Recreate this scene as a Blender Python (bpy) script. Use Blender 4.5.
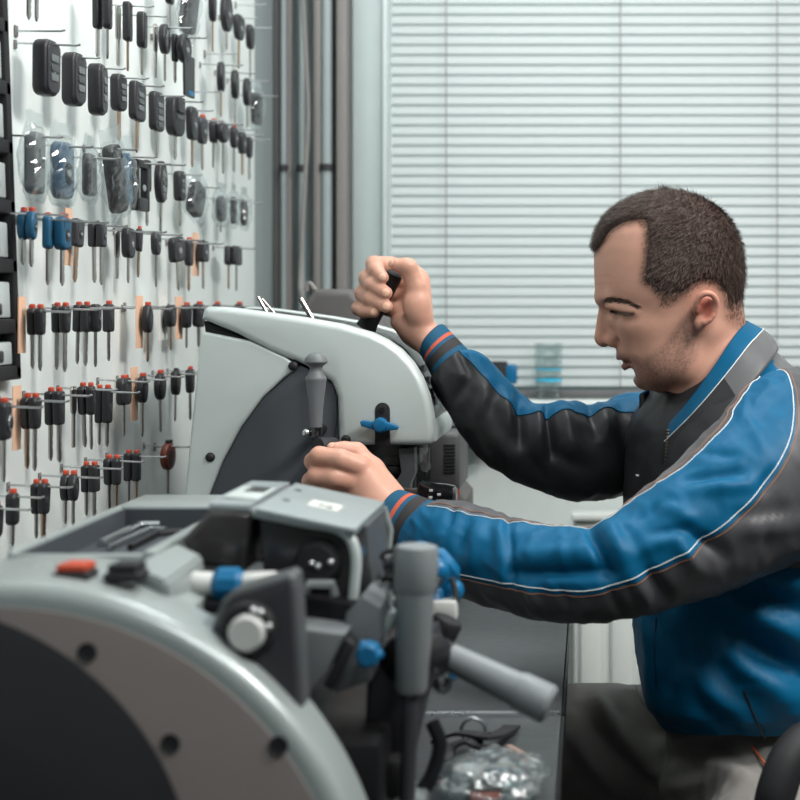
import bpy, bmesh, math, random
import numpy as np
from mathutils import Vector, Matrix, noise
random.seed(7)
np.random.seed(7)
PI = math.pi
for o in list(bpy.data.objects):
    bpy.data.objects.remove(o)
SC = bpy.context.scene
COL = SC.collection

# ------------------------------------------------------------------ camera, world, lights, exposure
F, CX, CY, CAMZ = 1500.0, 590.0, 310.0, 1.15
cam_d = bpy.data.cameras.new('camera')
cam = bpy.data.objects.new('camera', cam_d)
COL.objects.link(cam)
cam.location = (0, 0, CAMZ)
cam.rotation_euler = (PI / 2, 0, 0)
cam_d.sensor_width = 36
cam_d.lens = 36 * F / 800
cam_d.shift_x = (400 - CX) / 800
cam_d.shift_y = (CY - 400) / 800
cam_d.clip_start = 0.02
cam_d.dof.use_dof = True
cam_d.dof.focus_distance = 1.78
cam_d.dof.aperture_fstop = 5.6
SC.camera = cam

world = bpy.data.worlds.new('sky')
SC.world = world
world.use_nodes = True
bg = world.node_tree.nodes['Background']
bg.inputs[0].default_value = (0.95, 0.985, 1.0, 1)
bg.inputs[1].default_value = 1.0

def area(name, loc, target, sx, sy, power, color):
    d = bpy.data.lights.new(name, 'AREA')
    d.shape = 'RECTANGLE'
    d.size, d.size_y, d.energy, d.color = sx, sy, power, color
    o = bpy.data.objects.new(name, d)
    COL.objects.link(o)
    o.location = loc
    v = Vector(target) - Vector(loc)
    o.rotation_euler = v.to_track_quat('-Z', 'Y').to_euler()
    return o
area('ceiling_light_panel', (1.35, 1.05, 2.66), (0.1, 1.7, 0.95), 0.9, 0.5, 52, (1.0, 0.965, 0.93))
area('ceiling_light_panel', (0.55, 0.1, 2.66), (-0.3, 1.6, 0.9), 0.9, 0.4, 19, (0.97, 1.0, 1.0))
area('ceiling_light_panel', (0.0, 2.0, 2.66), (-0.1, 1.95, 0.0), 1.0, 0.35, 14, (0.97, 1.0, 1.0))

vs = SC.view_settings
vs.view_transform = 'Standard'
vs.look = 'None'
vs.exposure = 0.42
vs.gamma = 1.0
vs.use_curve_mapping = False
try:
    SC.cycles.use_denoising = True
except Exception:
    pass
try:
    SC.cycles.max_bounces = 8
    SC.cycles.transparent_max_bounces = 16
    SC.cycles.caustics_reflective = False
    SC.cycles.caustics_refractive = False
    SC.cycles.sample_clamp_indirect = 6
except Exception:
    pass

# ------------------------------------------------------------------ helpers
def P(px, py, d):
    """a point at distance d along the view direction, from where it shows in the photograph"""
    return Vector(((px - CX) / F * d, d, CAMZ - (py - CY) / F * d))

def lin(c):
    return tuple(((v / 255) / 12.92 if v / 255 <= 0.04045 else ((v / 255 + 0.055) / 1.055) ** 2.4) for v in c)

MATS = {}
def mat(name, rgb, rough=0.5, metal=0.0, var=0.06, vscale=30, bump=0.0, bscale=400, spec=0.5, coat=0.0,
        trans=0.0, alpha=1.0, emit=0.0, ior=1.45, attr=None, rvar=0.08, sss=0.0, sheen=0.0):
    if name in MATS:
        return MATS[name]
    m = bpy.data.materials.new(name)
    m.use_nodes = True
    nt = m.node_tree
    b = nt.nodes['Principled BSDF']
    c = lin(rgb)
    tc = nt.nodes.new('ShaderNodeTexCoord')
    n = nt.nodes.new('ShaderNodeTexNoise')
    n.inputs['Scale'].default_value = vscale
    n.inputs['Detail'].default_value = 4
    nt.links.new(tc.outputs['Object'], n.inputs['Vector'])
    mx = nt.nodes.new('ShaderNodeMix')
    mx.data_type = 'RGBA'
    mx.inputs['A'].default_value = (*[max(0, v * (1 - var)) for v in c], 1)
    mx.inputs['B'].default_value = (*[min(1, v * (1 + var)) for v in c], 1)
    nt.links.new(n.outputs['Fac'], mx.inputs['Factor'])
    colout = mx.outputs['Result']
    if attr:
        at = nt.nodes.new('ShaderNodeAttribute')
        at.attribute_name = attr
        m2 = nt.nodes.new('ShaderNodeMix')
        m2.data_type = 'RGBA'
        m2.blend_type = 'MULTIPLY'
        m2.inputs['Factor'].default_value = 1
        nt.links.new(colout, m2.inputs['A'])
        nt.links.new(at.outputs['Color'], m2.inputs['B'])
        colout = m2.outputs['Result']
    nt.links.new(colout, b.inputs['Base Color'])
    mr = nt.nodes.new('ShaderNodeMapRange')
    mr.inputs['To Min'].default_value = max(0.02, rough - rvar)
    mr.inputs['To Max'].default_value = min(1, rough + rvar)
    nt.links.new(n.outputs['Fac'], mr.inputs['Value'])
    nt.links.new(mr.outputs['Result'], b.inputs['Roughness'])
    b.inputs['Metallic'].default_value = metal
    b.inputs['Specular IOR Level'].default_value = spec
    b.inputs['Coat Weight'].default_value = coat
    b.inputs['Coat Roughness'].default_value = 0.08
    b.inputs['Transmission Weight'].default_value = trans
    b.inputs['Alpha'].default_value = alpha
    b.inputs['IOR'].default_value = ior
    if sss:
        b.inputs['Subsurface Weight'].default_value = sss
        b.inputs['Subsurface Radius'].default_value = (0.012, 0.005, 0.003)
        b.inputs['Subsurface Scale'].default_value = 0.6
    if sheen:
        b.inputs['Sheen Weight'].default_value = sheen
        b.inputs['Sheen Roughness'].default_value = 0.4
    if emit:
        b.inputs['Emission Color'].default_value = (*c, 1)
        b.inputs['Emission Strength'].default_value = emit
    if bump:
        n2 = nt.nodes.new('ShaderNodeTexNoise')
        n2.inputs['Scale'].default_value = bscale
        n2.inputs['Detail'].default_value = 3
        nt.links.new(tc.outputs['Object'], n2.inputs['Vector'])
        bp = nt.nodes.new('ShaderNodeBump')
        bp.inputs['Strength'].default_value = bump
        bp.inputs['Distance'].default_value = 0.002
        nt.links.new(n2.outputs['Fac'], bp.inputs['Height'])
        nt.links.new(bp.outputs['Normal'], b.inputs['Normal'])
    MATS[name] = m
    return m

def clear_film(name, tint=(235, 245, 245), gloss=0.35, haze=0.2):
    """thin clear plastic: mostly see-through, with sharp sheen"""
    m = bpy.data.materials.new(name)
    m.use_nodes = True
    nt = m.node_tree
    nt.nodes.clear()
    out = nt.nodes.new('ShaderNodeOutputMaterial')
    tr = nt.nodes.new('ShaderNodeBsdfTransparent')
    tr.inputs[0].default_value = (*lin(tint), 1)
    gl = nt.nodes.new('ShaderNodeBsdfGlossy')
    gl.inputs['Roughness'].default_value = 0.07
    df = nt.nodes.new('ShaderNodeBsdfDiffuse')
    df.inputs[0].default_value = (0.75, 0.8, 0.8, 1)
    lw = nt.nodes.new('ShaderNodeLayerWeight')
    lw.inputs['Blend'].default_value = 0.45
    ml = nt.nodes.new('ShaderNodeMath')
    ml.operation = 'MULTIPLY_ADD'
    ml.inputs[1].default_value = gloss
    ml.inputs[2].default_value = 0.05
    nt.links.new(lw.outputs['Facing'], ml.inputs[0])
    m0 = nt.nodes.new('ShaderNodeMixShader')
    m0.inputs[0].default_value = haze
    nt.links.new(tr.outputs[0], m0.inputs[1])
    nt.links.new(df.outputs[0], m0.inputs[2])
    m1 = nt.nodes.new('ShaderNodeMixShader')
    nt.links.new(ml.outputs[0], m1.inputs[0])
    nt.links.new(m0.outputs[0], m1.inputs[1])
    nt.links.new(gl.outputs[0], m1.inputs[2])
    nt.links.new(m1.outputs[0], out.inputs[0])
    return m

def tag(o, label=None, cat=None, group=None, kind=None):
    if label: o['label'] = label
    if cat: o['category'] = cat
    if group: o['group'] = group
    if kind: o['kind'] = kind
    return o

def empty(name, loc=(0, 0, 0)):
    o = bpy.data.objects.new(name, None)
    o.empty_display_size = 0.02
    COL.objects.link(o)
    o.location = loc
    return o

def thing(name, label, cat, loc=(0, 0, 0), group=None):
    return tag(empty(name, loc), label, cat, group)

def link_mesh(name, me, mats, parent=None, smooth=True, ang=35):
    o = bpy.data.objects.new(name, me)
    COL.objects.link(o)
    for m in (mats if isinstance(mats, (list, tuple)) else [mats]):
        me.materials.append(m)
    if smooth and len(me.polygons):
        me.polygons.foreach_set('use_smooth', [True] * len(me.polygons))
        if ang < 179:
            me.set_sharp_from_angle(angle=math.radians(ang))
    if parent is not None:
        o.parent = parent
        # geometry is written in world coordinates: cancel the parents' offsets
        off = Vector((0, 0, 0))
        p = parent
        while p is not None:
            off += Vector(p.location)
            p = p.parent
        if off.length > 0:
            me.transform(Matrix.Translation(-off))
    return o

class MB:
    """collects shapes, builds ONE mesh object"""
    def __init__(s):
        s.bm = bmesh.new()
    def _merge(s, b, M=None):
        if M is not None:
            bmesh.ops.transform(b, matrix=M, verts=b.verts)
        me = bpy.data.meshes.new('t')
        b.to_mesh(me)
        b.free()
        s.bm.from_mesh(me)
        bpy.data.meshes.remove(me)
        return s
    def box(s, lo, hi, bev=0.0, seg=2, M=None):
        b = bmesh.new()
        bmesh.ops.create_cube(b, size=1)
        lo, hi = Vector(lo), Vector(hi)
        for v in b.verts:
            v.co = Vector(((v.co.x + .5) * (hi.x - lo.x) + lo.x, (v.co.y + .5) * (hi.y - lo.y) + lo.y, (v.co.z + .5) * (hi.z - lo.z) + lo.z))
        if bev > 0:
            bmesh.ops.bevel(b, geom=b.edges[:], offset=bev, segments=seg, profile=0.5, affect='EDGES')
        return s._merge(b, M)
    def prism(s, pts, axis, a, b_, bev=0.0, seg=2, M=None):
        """polygon pts (2D) pushed along axis from a to b_. axis 'y': pts are (x,z); 'x': (y,z); 'z': (x,y)"""
        b = bmesh.new()
        def mk(p, t):
            if axis == 'y': return (p[0], t, p[1])
            if axis == 'x': return (t, p[0], p[1])
            return (p[0], p[1], t)
        v0 = [b.verts.new(mk(p, a)) for p in pts]
        v1 = [b.verts.new(mk(p, b_)) for p in pts]
        n = len(pts)
        b.faces.new(v0)
        b.faces.new(v1[::-1])
        for i in range(n):
            b.faces.new((v0[i], v1[i], v1[(i + 1) % n], v0[(i + 1) % n]))
        bmesh.ops.recalc_face_normals(b, faces=b.faces[:])
        if bev > 0:
            cap = [e for e in b.edges if len(e.link_faces) == 2 and (len(e.link_faces[0].verts) != 4 or len(e.link_faces[1].verts) != 4 or n == 4)
                   and (set(e.verts) <= set(v0) or set(e.verts) <= set(v1))]
            bmesh.ops.bevel(b, geom=cap, offset=bev, segments=seg, profile=0.5, affect='EDGES', clamp_overlap=True)
        return s._merge(b, M)
    def tube(s, pts, r, n=10, cap=True, closed=False):
        pts = [Vector(p) for p in pts]
        rs = r if isinstance(r, (list, tuple)) else [r] * len(pts)
        b = bmesh.new()
        rings = []
        up = None
        N = len(pts)
        for i, p in enumerate(pts):
            if closed:
                t = pts[(i + 1) % N] - pts[i - 1]
            else:
                t = pts[min(i + 1, N - 1)] - pts[max(i - 1, 0)]
            if t.length < 1e-9: t = Vector((0, 0, 1))
            t.normalize()
            if up is None:
                up = t.orthogonal().normalized()
            u = up - t * up.dot(t)
            if u.length < 1e-6: u = t.orthogonal()
            u.normalize()
            up = u
            w = t.cross(u)
            rings.append([b.verts.new(p + (u * math.cos(2 * PI * k / n) + w * math.sin(2 * PI * k / n)) * rs[i]) for k in range(n)])
        M = N if closed else N - 1
        for i in range(M):
            A, B = rings[i], rings[(i + 1) % N]
            for k in range(n):
                b.faces.new((A[k], A[(k + 1) % n], B[(k + 1) % n], B[k]))
        if cap and not closed:
            b.faces.new(rings[0][::-1])
            b.faces.new(rings[-1])
        return s._merge(b)
    def cyl(s, a, c, r, n=24, r2=None, bev=0.0):
        a, c = Vector(a), Vector(c)
        r2 = r if r2 is None else r2
        if bev > 0:
            L = (c - a).length
            prof = [(0, 0), (r - bev, 0), (r - bev * .3, bev * .3), (r, bev), (r2, L - bev), (r2 - bev * .3, L - bev * .3), (r2 - bev, L), (0, L)]
        else:
            L = (c - a).length
            prof = [(0, 0), (r, 0), (r2, L), (0, L)]
        return s.lathe(prof, a, c - a, n)
    def lathe(s, prof, o, axis, n=28):
        o, ax = Vector(o), Vector(axis).normalized()
        u = ax.orthogonal().normalized()
        w = ax.cross(u)
        b = bmesh.new()
        rings = []
        for r, h in prof:
            if r < 1e-7:
                rings.append([b.verts.new(o + ax * h)])
            else:
                rings.append([b.verts.new(o + ax * h + (u * math.cos(2 * PI * k / n) + w * math.sin(2 * PI * k / n)) * r) for k in range(n)])
        for A, B in zip(rings, rings[1:]):
            if len(A) == 1 and len(B) == 1: continue
            for k in range(n):
                k2 = (k + 1) % n
                if len(A) == 1: b.faces.new((A[0], B[k2], B[k]))
                elif len(B) == 1: b.faces.new((A[k], A[k2], B[0]))
                else: b.faces.new((A[k], A[k2], B[k2], B[k]))
        bmesh.ops.recalc_face_normals(b, faces=b.faces[:])
        return s._merge(b)
    def ball(s, c, r, sc=(1, 1, 1), n=16, M=None):
        b = bmesh.new()
        bmesh.ops.create_uvsphere(b, u_segments=n, v_segments=max(6, n // 2), radius=r)
        for v in b.verts:
            v.co = Vector((v.co.x * sc[0], v.co.y * sc[1], v.co.z * sc[2]))
        T = Matrix.Translation(Vector(c))
        return s._merge(b, T @ M if M is not None else T)
    def build(s, name, m, parent=None, smooth=True, ang=35):
        me = bpy.data.meshes.new(name)
        s.bm.normal_update()
        s.bm.to_mesh(me)
        s.bm.free()
        return link_mesh(name, me, m, parent, smooth, ang)

def rrect(w, h, r, n=5, cx=0, cy=0):
    """rounded rectangle outline, counter-clockwise"""
    pts = []
    for (sx, sy, a0) in ((1, 1, 0), (-1, 1, 90), (-1, -1, 180), (1, -1, 270)):
        for k in range(n + 1):
            a = math.radians(a0 + 90 * k / n)
            pts.append((cx + sx * (w / 2 - r) + r * math.cos(a), cy + sy * (h / 2 - r) + r * math.sin(a)))
    return pts

def circle(r, n=24, cx=0, cy=0, ry=None):
    ry = r if ry is None else ry
    return [(cx + r * math.cos(2 * PI * k / n), cy + ry * math.sin(2 * PI * k / n)) for k in range(n)]

def grid_mesh(name, rings, closed, m, parent=None, matidx=None, smooth=True, ang=180, capends=False):
    """rings: list of equal-length point lists"""
    n = len(rings[0])
    vs_ = [tuple(p) for r in rings for p in r]
    fs, mi = [], []
    cols = n if closed else n - 1
    for i in range(len(rings) - 1):
        for k in range(cols):
            k2 = (k + 1) % n
            fs.append((i * n + k, i * n + k2, (i + 1) * n + k2, (i + 1) * n + k))
            mi.append(matidx(i, k) if matidx else 0)
    if capends:
        fs.append(tuple(range(n))[::-1]); mi.append(mi[0])
        fs.append(tuple((len(rings) - 1) * n + k for k in range(n))); mi.append(mi[-2])
    me = bpy.data.meshes.new(name)
    me.from_pydata(vs_, [], fs)
    me.update()
    o = link_mesh(name, me, m, parent, smooth, ang)
    me.polygons.foreach_set('material_index', mi)
    return o

def interp(xs, ys, x):
    return float(np.interp(x, xs, ys))

def catmull(pts, n):
    """resample a polyline of vectors smoothly with n points"""
    pts = [np.array(p, float) for p in pts]
    P_ = [2 * pts[0] - pts[1]] + pts + [2 * pts[-1] - pts[-2]]
    out = []
    S = len(pts) - 1
    for i in range(n):
        t = i / (n - 1) * S
        k = min(int(t), S - 1)
        u = t - k
        a, b, c, d = P_[k], P_[k + 1], P_[k + 2], P_[k + 3]
        out.append(0.5 * ((2 * b) + (c - a) * u + (2 * a - 5 * b + 4 * c - d) * u * u + (3 * b - a - 3 * c + d) * u ** 3))
    return out

ORD = ['zeroth', 'first', 'second', 'third', 'fourth', 'fifth', 'sixth', 'seventh', 'eighth', 'ninth', 'tenth', 'eleventh', 'twelfth',
       'thirteenth', 'fourteenth', 'fifteenth', 'sixteenth', 'seventeenth', 'eighteenth', 'nineteenth', 'twentieth']

# ------------------------------------------------------------------ materials
M_wall = mat('wall_paint', (214, 222, 220), 0.85, var=0.03, bump=0.1, bscale=180)
M_wallgrey = mat('grey_wall_paint', (136, 147, 147), 0.85, var=0.04, bump=0.1, bscale=180)
M_board = mat('white_display_board', (228, 235, 233), 0.5, var=0.015, vscale=6)
M_floor = mat('grey_vinyl_floor', (66, 67, 68), 0.5, var=0.2, vscale=14)
M_ceil = mat('ceiling_paint', (225, 226, 224), 0.9, var=0.02)
M_frame = mat('window_frame_paint', (176, 188, 187), 0.45, var=0.03)
M_framewhite = mat('white_frame_edge', (235, 242, 240), 0.4, var=0.02)
M_pipe = mat('grey_pipe_paint', (146, 157, 158), 0.45, var=0.05)
M_pipedark = mat('dark_profile', (94, 93, 95), 0.5, var=0.08)
M_profile = mat('warm_grey_profile', (124, 121, 119), 0.5, var=0.06)
M_rad = mat('radiator_enamel', (214, 219, 215), 0.4, var=0.02)
M_steel = mat('bright_steel', (200, 203, 205), 0.28, 1.0, var=0.06)
M_blade = mat('nickel_blade', (176, 172, 168), 0.3, 1.0, var=0.12, vscale=120)
M_brass = mat('warm_brass_blade', (178, 150, 128), 0.32, 1.0, var=0.12, vscale=120)
M_black = mat('black_plastic', (36, 36, 39), 0.42, var=0.1, bump=0.06, bscale=900)
M_black2 = mat('charcoal_plastic', (50, 50, 54), 0.38, var=0.1)
M_gloss = mat('gloss_black', (24, 24, 27), 0.12, var=0.05, coat=0.6)
M_rubber = mat('matt_black_rubber', (27, 27, 30), 0.65, var=0.1, bump=0.1, bscale=600)
M_blue = mat('blue_plastic', (8, 96, 140), 0.38, var=0.08)
M_keyblue = mat('blue_key_plastic', (28, 82, 112), 0.45, var=0.08)
M_orange = mat('orange_plastic', (180, 70, 46), 0.5, var=0.1)
M_brown = mat('red_brown_plastic', (112, 54, 40), 0.4, var=0.1)
M_card = mat('beige_card', (226, 184, 156), 0.85, var=0.05, vscale=80)
M_cardwhite = mat('white_card', (214, 214, 208), 0.85, var=0.05, vscale=80)
M_silver = mat('silver_paint', (198, 207, 205), 0.4, 0.25, var=0.02, vscale=20, bump=0.03, bscale=1500)
M_silver1 = mat('silver_grey_paint', (146, 154, 153), 0.3, 0.2, var=0.03, vscale=20)
M_panel = mat('slate_panel', (64, 69, 75), 0.55, var=0.04, bump=0.08, bscale=1500)
M_sidegrey = mat('warm_grey_panel', (120, 112, 109), 0.5, 0.1, var=0.03, bump=0.04, bscale=1200)
M_disc = mat('dark_side_disc', (33, 33, 36), 0.6, var=0.05)
M_grip = mat('grey_grip', (104, 108, 110), 0.45, var=0.05, bump=0.05, bscale=900)
M_midgrey = mat('mid_grey_casting', (82, 85, 87), 0.45, 0.2, var=0.08)
M_darkmetal = mat('blackened_metal', (40, 40, 42), 0.4, 0.6, var=0.1)
M_white = mat('white_plastic', (198, 199, 196), 0.4, var=0.03)
M_shield = mat('smoked_shield', (50, 48, 48), 0.2, var=0.05, coat=0.2)
M_toppanel = mat('black_top_panel', (24, 24, 26), 0.28, var=0.05, spec=0.35)
M_desk = mat('dark_worktop', (60, 63, 65), 0.34, var=0.08, vscale=60, bump=0.05, bscale=700)
M_film = clear_film('clear_film', (248, 251, 251), 0.30, 0.015)
M_acrylic = clear_film('clear_acrylic', (246, 250, 250), 0.22, 0.02)
M_skin = mat('skin', (200, 151, 131), 0.42, var=0.05, vscale=90, bump=0.12, bscale=520, attr='tone', sss=0.05, spec=0.4)
M_hair = mat('dark_brown_hair', (72, 55, 48), 0.5, var=0.55, vscale=300, bump=0.5, bscale=700, spec=0.4)
M_jblue = mat('blue_workwear', (0, 86, 124), 0.5, var=0.06, vscale=60, bump=0.12, bscale=1600, spec=0.22)
M_jdark = mat('charcoal_workwear', (42, 42, 45), 0.42, var=0.07, vscale=60, bump=0.12, bscale=1600, spec=0.3)
M_jgrey = mat('grey_workwear', (92, 92, 94), 0.45, var=0.06, vscale=60, bump=0.12, bscale=1600, sheen=0.1, spec=0.35)
M_trouser = mat('grey_work_trousers', (138, 135, 131), 0.65, var=0.08, vscale=60, bump=0.15, bscale=1500, sheen=0.1)
M_jdark_lit = mat('charcoal_workwear_lit', (74, 74, 77), 0.42, var=0.07, vscale=60, bump=0.12, bscale=1600, sheen=0.1, spec=0.35)  # charcoal cloth of the near sleeve, its stronger light put into the colour
M_hood = mat('hood_grey', (142, 151, 152), 0.35, 0.1, var=0.03, vscale=20)
M_grip1 = mat('light_grey_grip', (124, 129, 131), 0.4, var=0.05, bump=0.05, bscale=900)
M_thread = mat('white_thread', (226, 230, 228), 0.7)
M_threado = mat('orange_thread', (196, 92, 58), 0.7)
M_rib = mat('blue_ribbing', (2, 74, 104), 0.75, var=0.06, bump=0.25, bscale=900)
M_ribdark = mat('charcoal_ribbing', (44, 40, 42), 0.75, var=0.06, bump=0.25, bscale=900)
M_ribo = mat('orange_ribbing', (184, 84, 58), 0.75, var=0.06, bump=0.25, bscale=900)
M_threadb = mat('tan_thread', (150, 108, 86), 0.7)
# ------------------------------------------------------------------ the room
XW = -0.63          # inner face of the left wall
YB = 3.0            # inner face of the wall with the window
def struct(mb, name, m):
    o = mb.build(name, m, None, True, 30)
    o['kind'] = 'structure'
    return o
struct(MB().box((-0.75, -1.7, -0.1), (2.6, 3.2, 0)), 'floor', M_floor)
struct(MB().box((-0.75, -1.7, 2.75), (2.6, 3.2, 2.85)), 'ceiling', M_ceil)
struct(MB().box((-0.75, -1.7, 0), (XW, 3.2, 2.75)), 'wall_left', M_wallgrey)
struct(MB().box((2.5, -1.7, 0), (2.6, 3.2, 2.75)), 'wall_right', M_wallgrey)
struct(MB().box((-0.63, -1.7, 0), (2.5, -1.6, 2.75)), 'wall_front', M_wallgrey)
WX0, WX1, WZ0, WZ1 = -0.474, 1.35, 0.973, 2.3
struct(MB().box((XW, YB, 0), (WX0, 3.2, 2.75)).box((WX1, YB, 0), (2.5, 3.2, 2.75))
       .box((WX0, YB, 0), (WX1, 3.2, WZ0)).box((WX0, YB, WZ1), (WX1, 3.2, 2.75)), 'wall_back', M_wall)
struct(MB().box((XW, -1.6, 0), (XW + 0.012, 3.0, 0.08), .003), 'baseboard_left', M_framewhite)
# window: frame, glass, sill
wo = struct(MB().box((WX0, YB - .012, WZ0), (WX0 + .062, YB + .12, WZ1), .004).box((WX1 - .06, YB - .012, WZ0), (WX1, YB + .12, WZ1), .004)
            .box((WX0, YB - .012, WZ1 - .06), (WX1, YB + .12, WZ1), .004).box((WX0, YB + .03, WZ0), (WX1, YB + .12, WZ0 + .05), .004)
            .box((0.42, YB + .04, WZ0), (0.48, YB + .11, WZ1), .004), 'window_1', M_frame)
MB().box((WX0 + .062, YB - .022, WZ0), (WX0 + .075, YB + .02, WZ1 - .06), .002).build('frame_edge', M_framewhite, wo)
MB().box((WX0 + .06, YB + .07, WZ0 + .03), (WX1 - .06, YB + .076, WZ1 - .04)).build('glass', M_acrylic, wo)
MB().box((WX0 + .02, YB - .115, WZ0 - .014), (WX1 + .03, YB + .03, WZ0 + .002), .004).build('window_sill', M_rad, wo)
# corner profiles beside the window (door frame like trims)
struct(MB().box((-0.628, YB - .02, 0), (-0.592, YB, 2.7), .003), 'trim_1', M_profile)
struct(MB().box((-0.545, YB - .05, 0.0), (-0.529, YB, 2.7), .004).box((-0.498, YB - .06, 0), (-0.478, YB, 2.7), .004), 'trim_2', M_profile)
struct(MB().box((-0.592, YB - .006, 0), (-0.478, YB, 2.7)), 'trim_3', M_pipe)

# heating pipes standing in the corner
for k, (x, r, y, lab) in enumerate([(-0.606, .0055, YB - .035, 'thin vertical grey heating pipe nearest the key board'),
                                    (-0.571, .0065, YB - .03, 'grey vertical heating pipe with dark clamp behind the hanging cable'),
                                    (-0.519, .0105, YB - .045, 'thickest pale vertical heating pipe beside the window frame')]):
    t = thing('heating_pipe', lab, 'pipe', (x, y, 0), 'heating pipes in the corner')
    MB().cyl((x, y, 0), (x, y, 2.745), r, 16).build('pipe', M_pipe, t)
    MB().cyl((x, y, 1.425), (x, y, 1.437), r + .004, 16).box((x - .004, y, 1.427), (x + .004, YB - .004, 1.435)).build('clamp', M_black2, t)
cab = MB().tube(catmull([P(299, -80, 2.93), P(304, 20, 2.93), P(308, 110, 2.93), P(305, 180, 2.92), P(302, 240, 2.91), P(300, 285, 2.9), P(303, 300, 2.88), P(306, 330, 2.9), P(308, 560, 2.93)], 40), .0042, 8).build('power_cable', M_profile)
tag(cab, 'warm grey cable hanging in front of the pipes in the corner', 'cable')

# venetian blind
bt = thing('venetian_blind', 'white venetian blind with closed slats covering the window', 'blind', (0.4, YB - .045, 0.98))
BX0, BX1, BY = WX0 + .083, WX1 - .03, YB - .045
M_slat = mat('white_slat', (200, 207, 206), 0.5, var=0.01, vscale=4)
nt = M_slat.node_tree
b = nt.nodes['Principled BSDF']
tl = nt.nodes.new('ShaderNodeBsdfTranslucent')
tl.inputs[0].default_value = (0.62, 0.66, 0.66, 1)
mxs = nt.nodes.new('ShaderNodeMixShader')
mxs.inputs[0].default_value = 0.35
nt.links.new(b.outputs[0], mxs.inputs[1])
nt.links.new(tl.outputs[0], mxs.inputs[2])
nt.links.new(mxs.outputs[0], nt.nodes['Material Output'].inputs[0])
PITCH = 0.0198
mb = MB()
z = 1.012
bms = bmesh.new()
nsl = 0
while z < WZ1 - .09:
    prev = None
    for j in range(7):
        u = j / 6 - .5
        a = math.radians(62)
        wd = .0262
        cy = u * wd * math.cos(a)
        cz = u * wd * math.sin(a)
        bow = .0022 * (1 - (2 * u) ** 2)
        yy, zz = BY + cy - bow * math.sin(a), z + cz + bow * math.cos(a)
        v0, v1 = bms.verts.new((BX0, yy, zz)), bms.verts.new((BX1, yy, zz))
        if prev: bms.faces.new((prev[0], prev[1], v1, v0))
        prev = (v0, v1)
    z += PITCH
mb._merge(bms)
mb.build('slats', M_slat, bt, True, 180)
MB().box((BX0, BY - .012, 0.978), (BX1, BY + .012, 0.992), .003).build('bottom_rail', M_pipedark, bt)
MB().box((BX0, BY - .02, WZ1 - .075), (BX1, BY + .02, WZ1 - .05), .003).build('head_rail', M_white, bt)
for px in (447, 620, 776):
    x = (px - CX) / F * (BY)
    MB().cyl((x, BY - .018, .985), (x, BY - .018, WZ1 - .06), .0011, 6).build('cord', M_profile, bt)

# radiator under the window
rt = thing('radiator', 'white fluted panel radiator under the window', 'radiator', (0.45, YB - .1, 0.1))
mb = MB()
x = -0.02
mb.box((x - .012, YB - .085, .12), (1.02, YB - .045, .745), .006)
for k in range(17):
    xx = x + k * .06
    mb.box((xx, YB - .097, .15), (xx + .044, YB - .08, .715), .008)
mb.build('panel', M_rad, rt)
MB().box((x - .016, YB - .1, .742), (1.024, YB - .04, .756), .004).build('top_grille', M_rad, rt)
for xx in (.12, .88):
    MB().box((xx, YB - .07, 0), (xx + .03, YB - .05, .14), .003).build('foot', M_rad, rt)

# ------------------------------------------------------------------ workbench in two lengths
def bench(y0, y1, lab, trim_at):
    t = thing('workbench', lab, 'workbench', (-.32, (y0 + y1) / 2, 0), 'dark workbenches along the key wall')
    MB().box((-.615, y0, .72), (-.028, y1, .75), .003).build('worktop', M_desk, t)
    MB().box((-.0275, y0 + .001, .722), (-.0255, y1 - .001, .7485), .0005).build('edge_band', M_darkmetal, t)
    if trim_at is not None:
        MB().box((-.612, trim_at - .004, .7495), (-.03, trim_at + .004, .7535), .0012).build('metal_strip', M_steel, t)
    for yy in (y0 + .03, y1 - .05):
        for xx in (-.60, -.07):
            MB().box((xx, yy, 0), (xx + .03, yy + .03, .72), .003).build('leg', M_darkmetal, t)
    MB().box((-.6, y0 + .03, .25), (-.585, y1 - .03, .72), .002).build('back_panel', M_disc, t)
    return t
bench(.35, 1.485, 'dark worktop under the foreground machine, with a steel strip at its far end', 1.481)
bench(1.49, 2.62, 'dark worktop under the silver machine, beyond the steel strip', None)
# ------------------------------------------------------------------ the key wall
XB = -0.618         # face of the display board
bd = MB().box((XW + .0005, 0.9, 0.76), (XB, 2.765, 2.1), .002).build('display_board', M_board)
tag(bd, 'white display board covered with rows of hanging keys', 'display board')

def at_wall(px, py, off):
    d = F * (-(XB + off)) / (CX - px)
    return P(px, py, d), d

def outline(shape, w, h):
    """2D outline (y, z) of a key head hanging from z=0 down to -h"""
    if shape == 'rect':
        return rrect(w, h, w * .2, 5, 0, -h / 2)
    if shape == 'fob':
        pts = []
        for (y, z) in rrect(w, h, w * .3, 6, 0, -h / 2):
            t = -z / h
            pts.append((y * (1 - .18 * abs(t - .45)), z))
        return pts
    if shape == 'oval':
        return circle(w / 2, 28, 0, -h / 2, h / 2)
    if shape == 'taper':
        pts = []
        for (y, z) in rrect(w, h, w * .32, 7, 0, -h / 2):
            t = -z / h
            pts.append((y * (1 - .36 * max(0, t - .35)), z))
        return pts
    if shape == 'shield':
        pts = []
        for (y, z) in rrect(w, h, w * .25, 7, 0, -h / 2):
            t = -z / h
            pts.append((y * (1 - .45 * max(0, t - .5) ** 1.2), z))
        return pts
    if shape == 'wide':
        pts = []
        for (y, z) in rrect(w, h, h * .2, 5, 0, -h / 2):
            t = -z / h
            pts.append((y * (.92 + .16 * t), z))
        return pts
    return rrect(w, h, w * .15, 4, 0, -h / 2)

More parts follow.
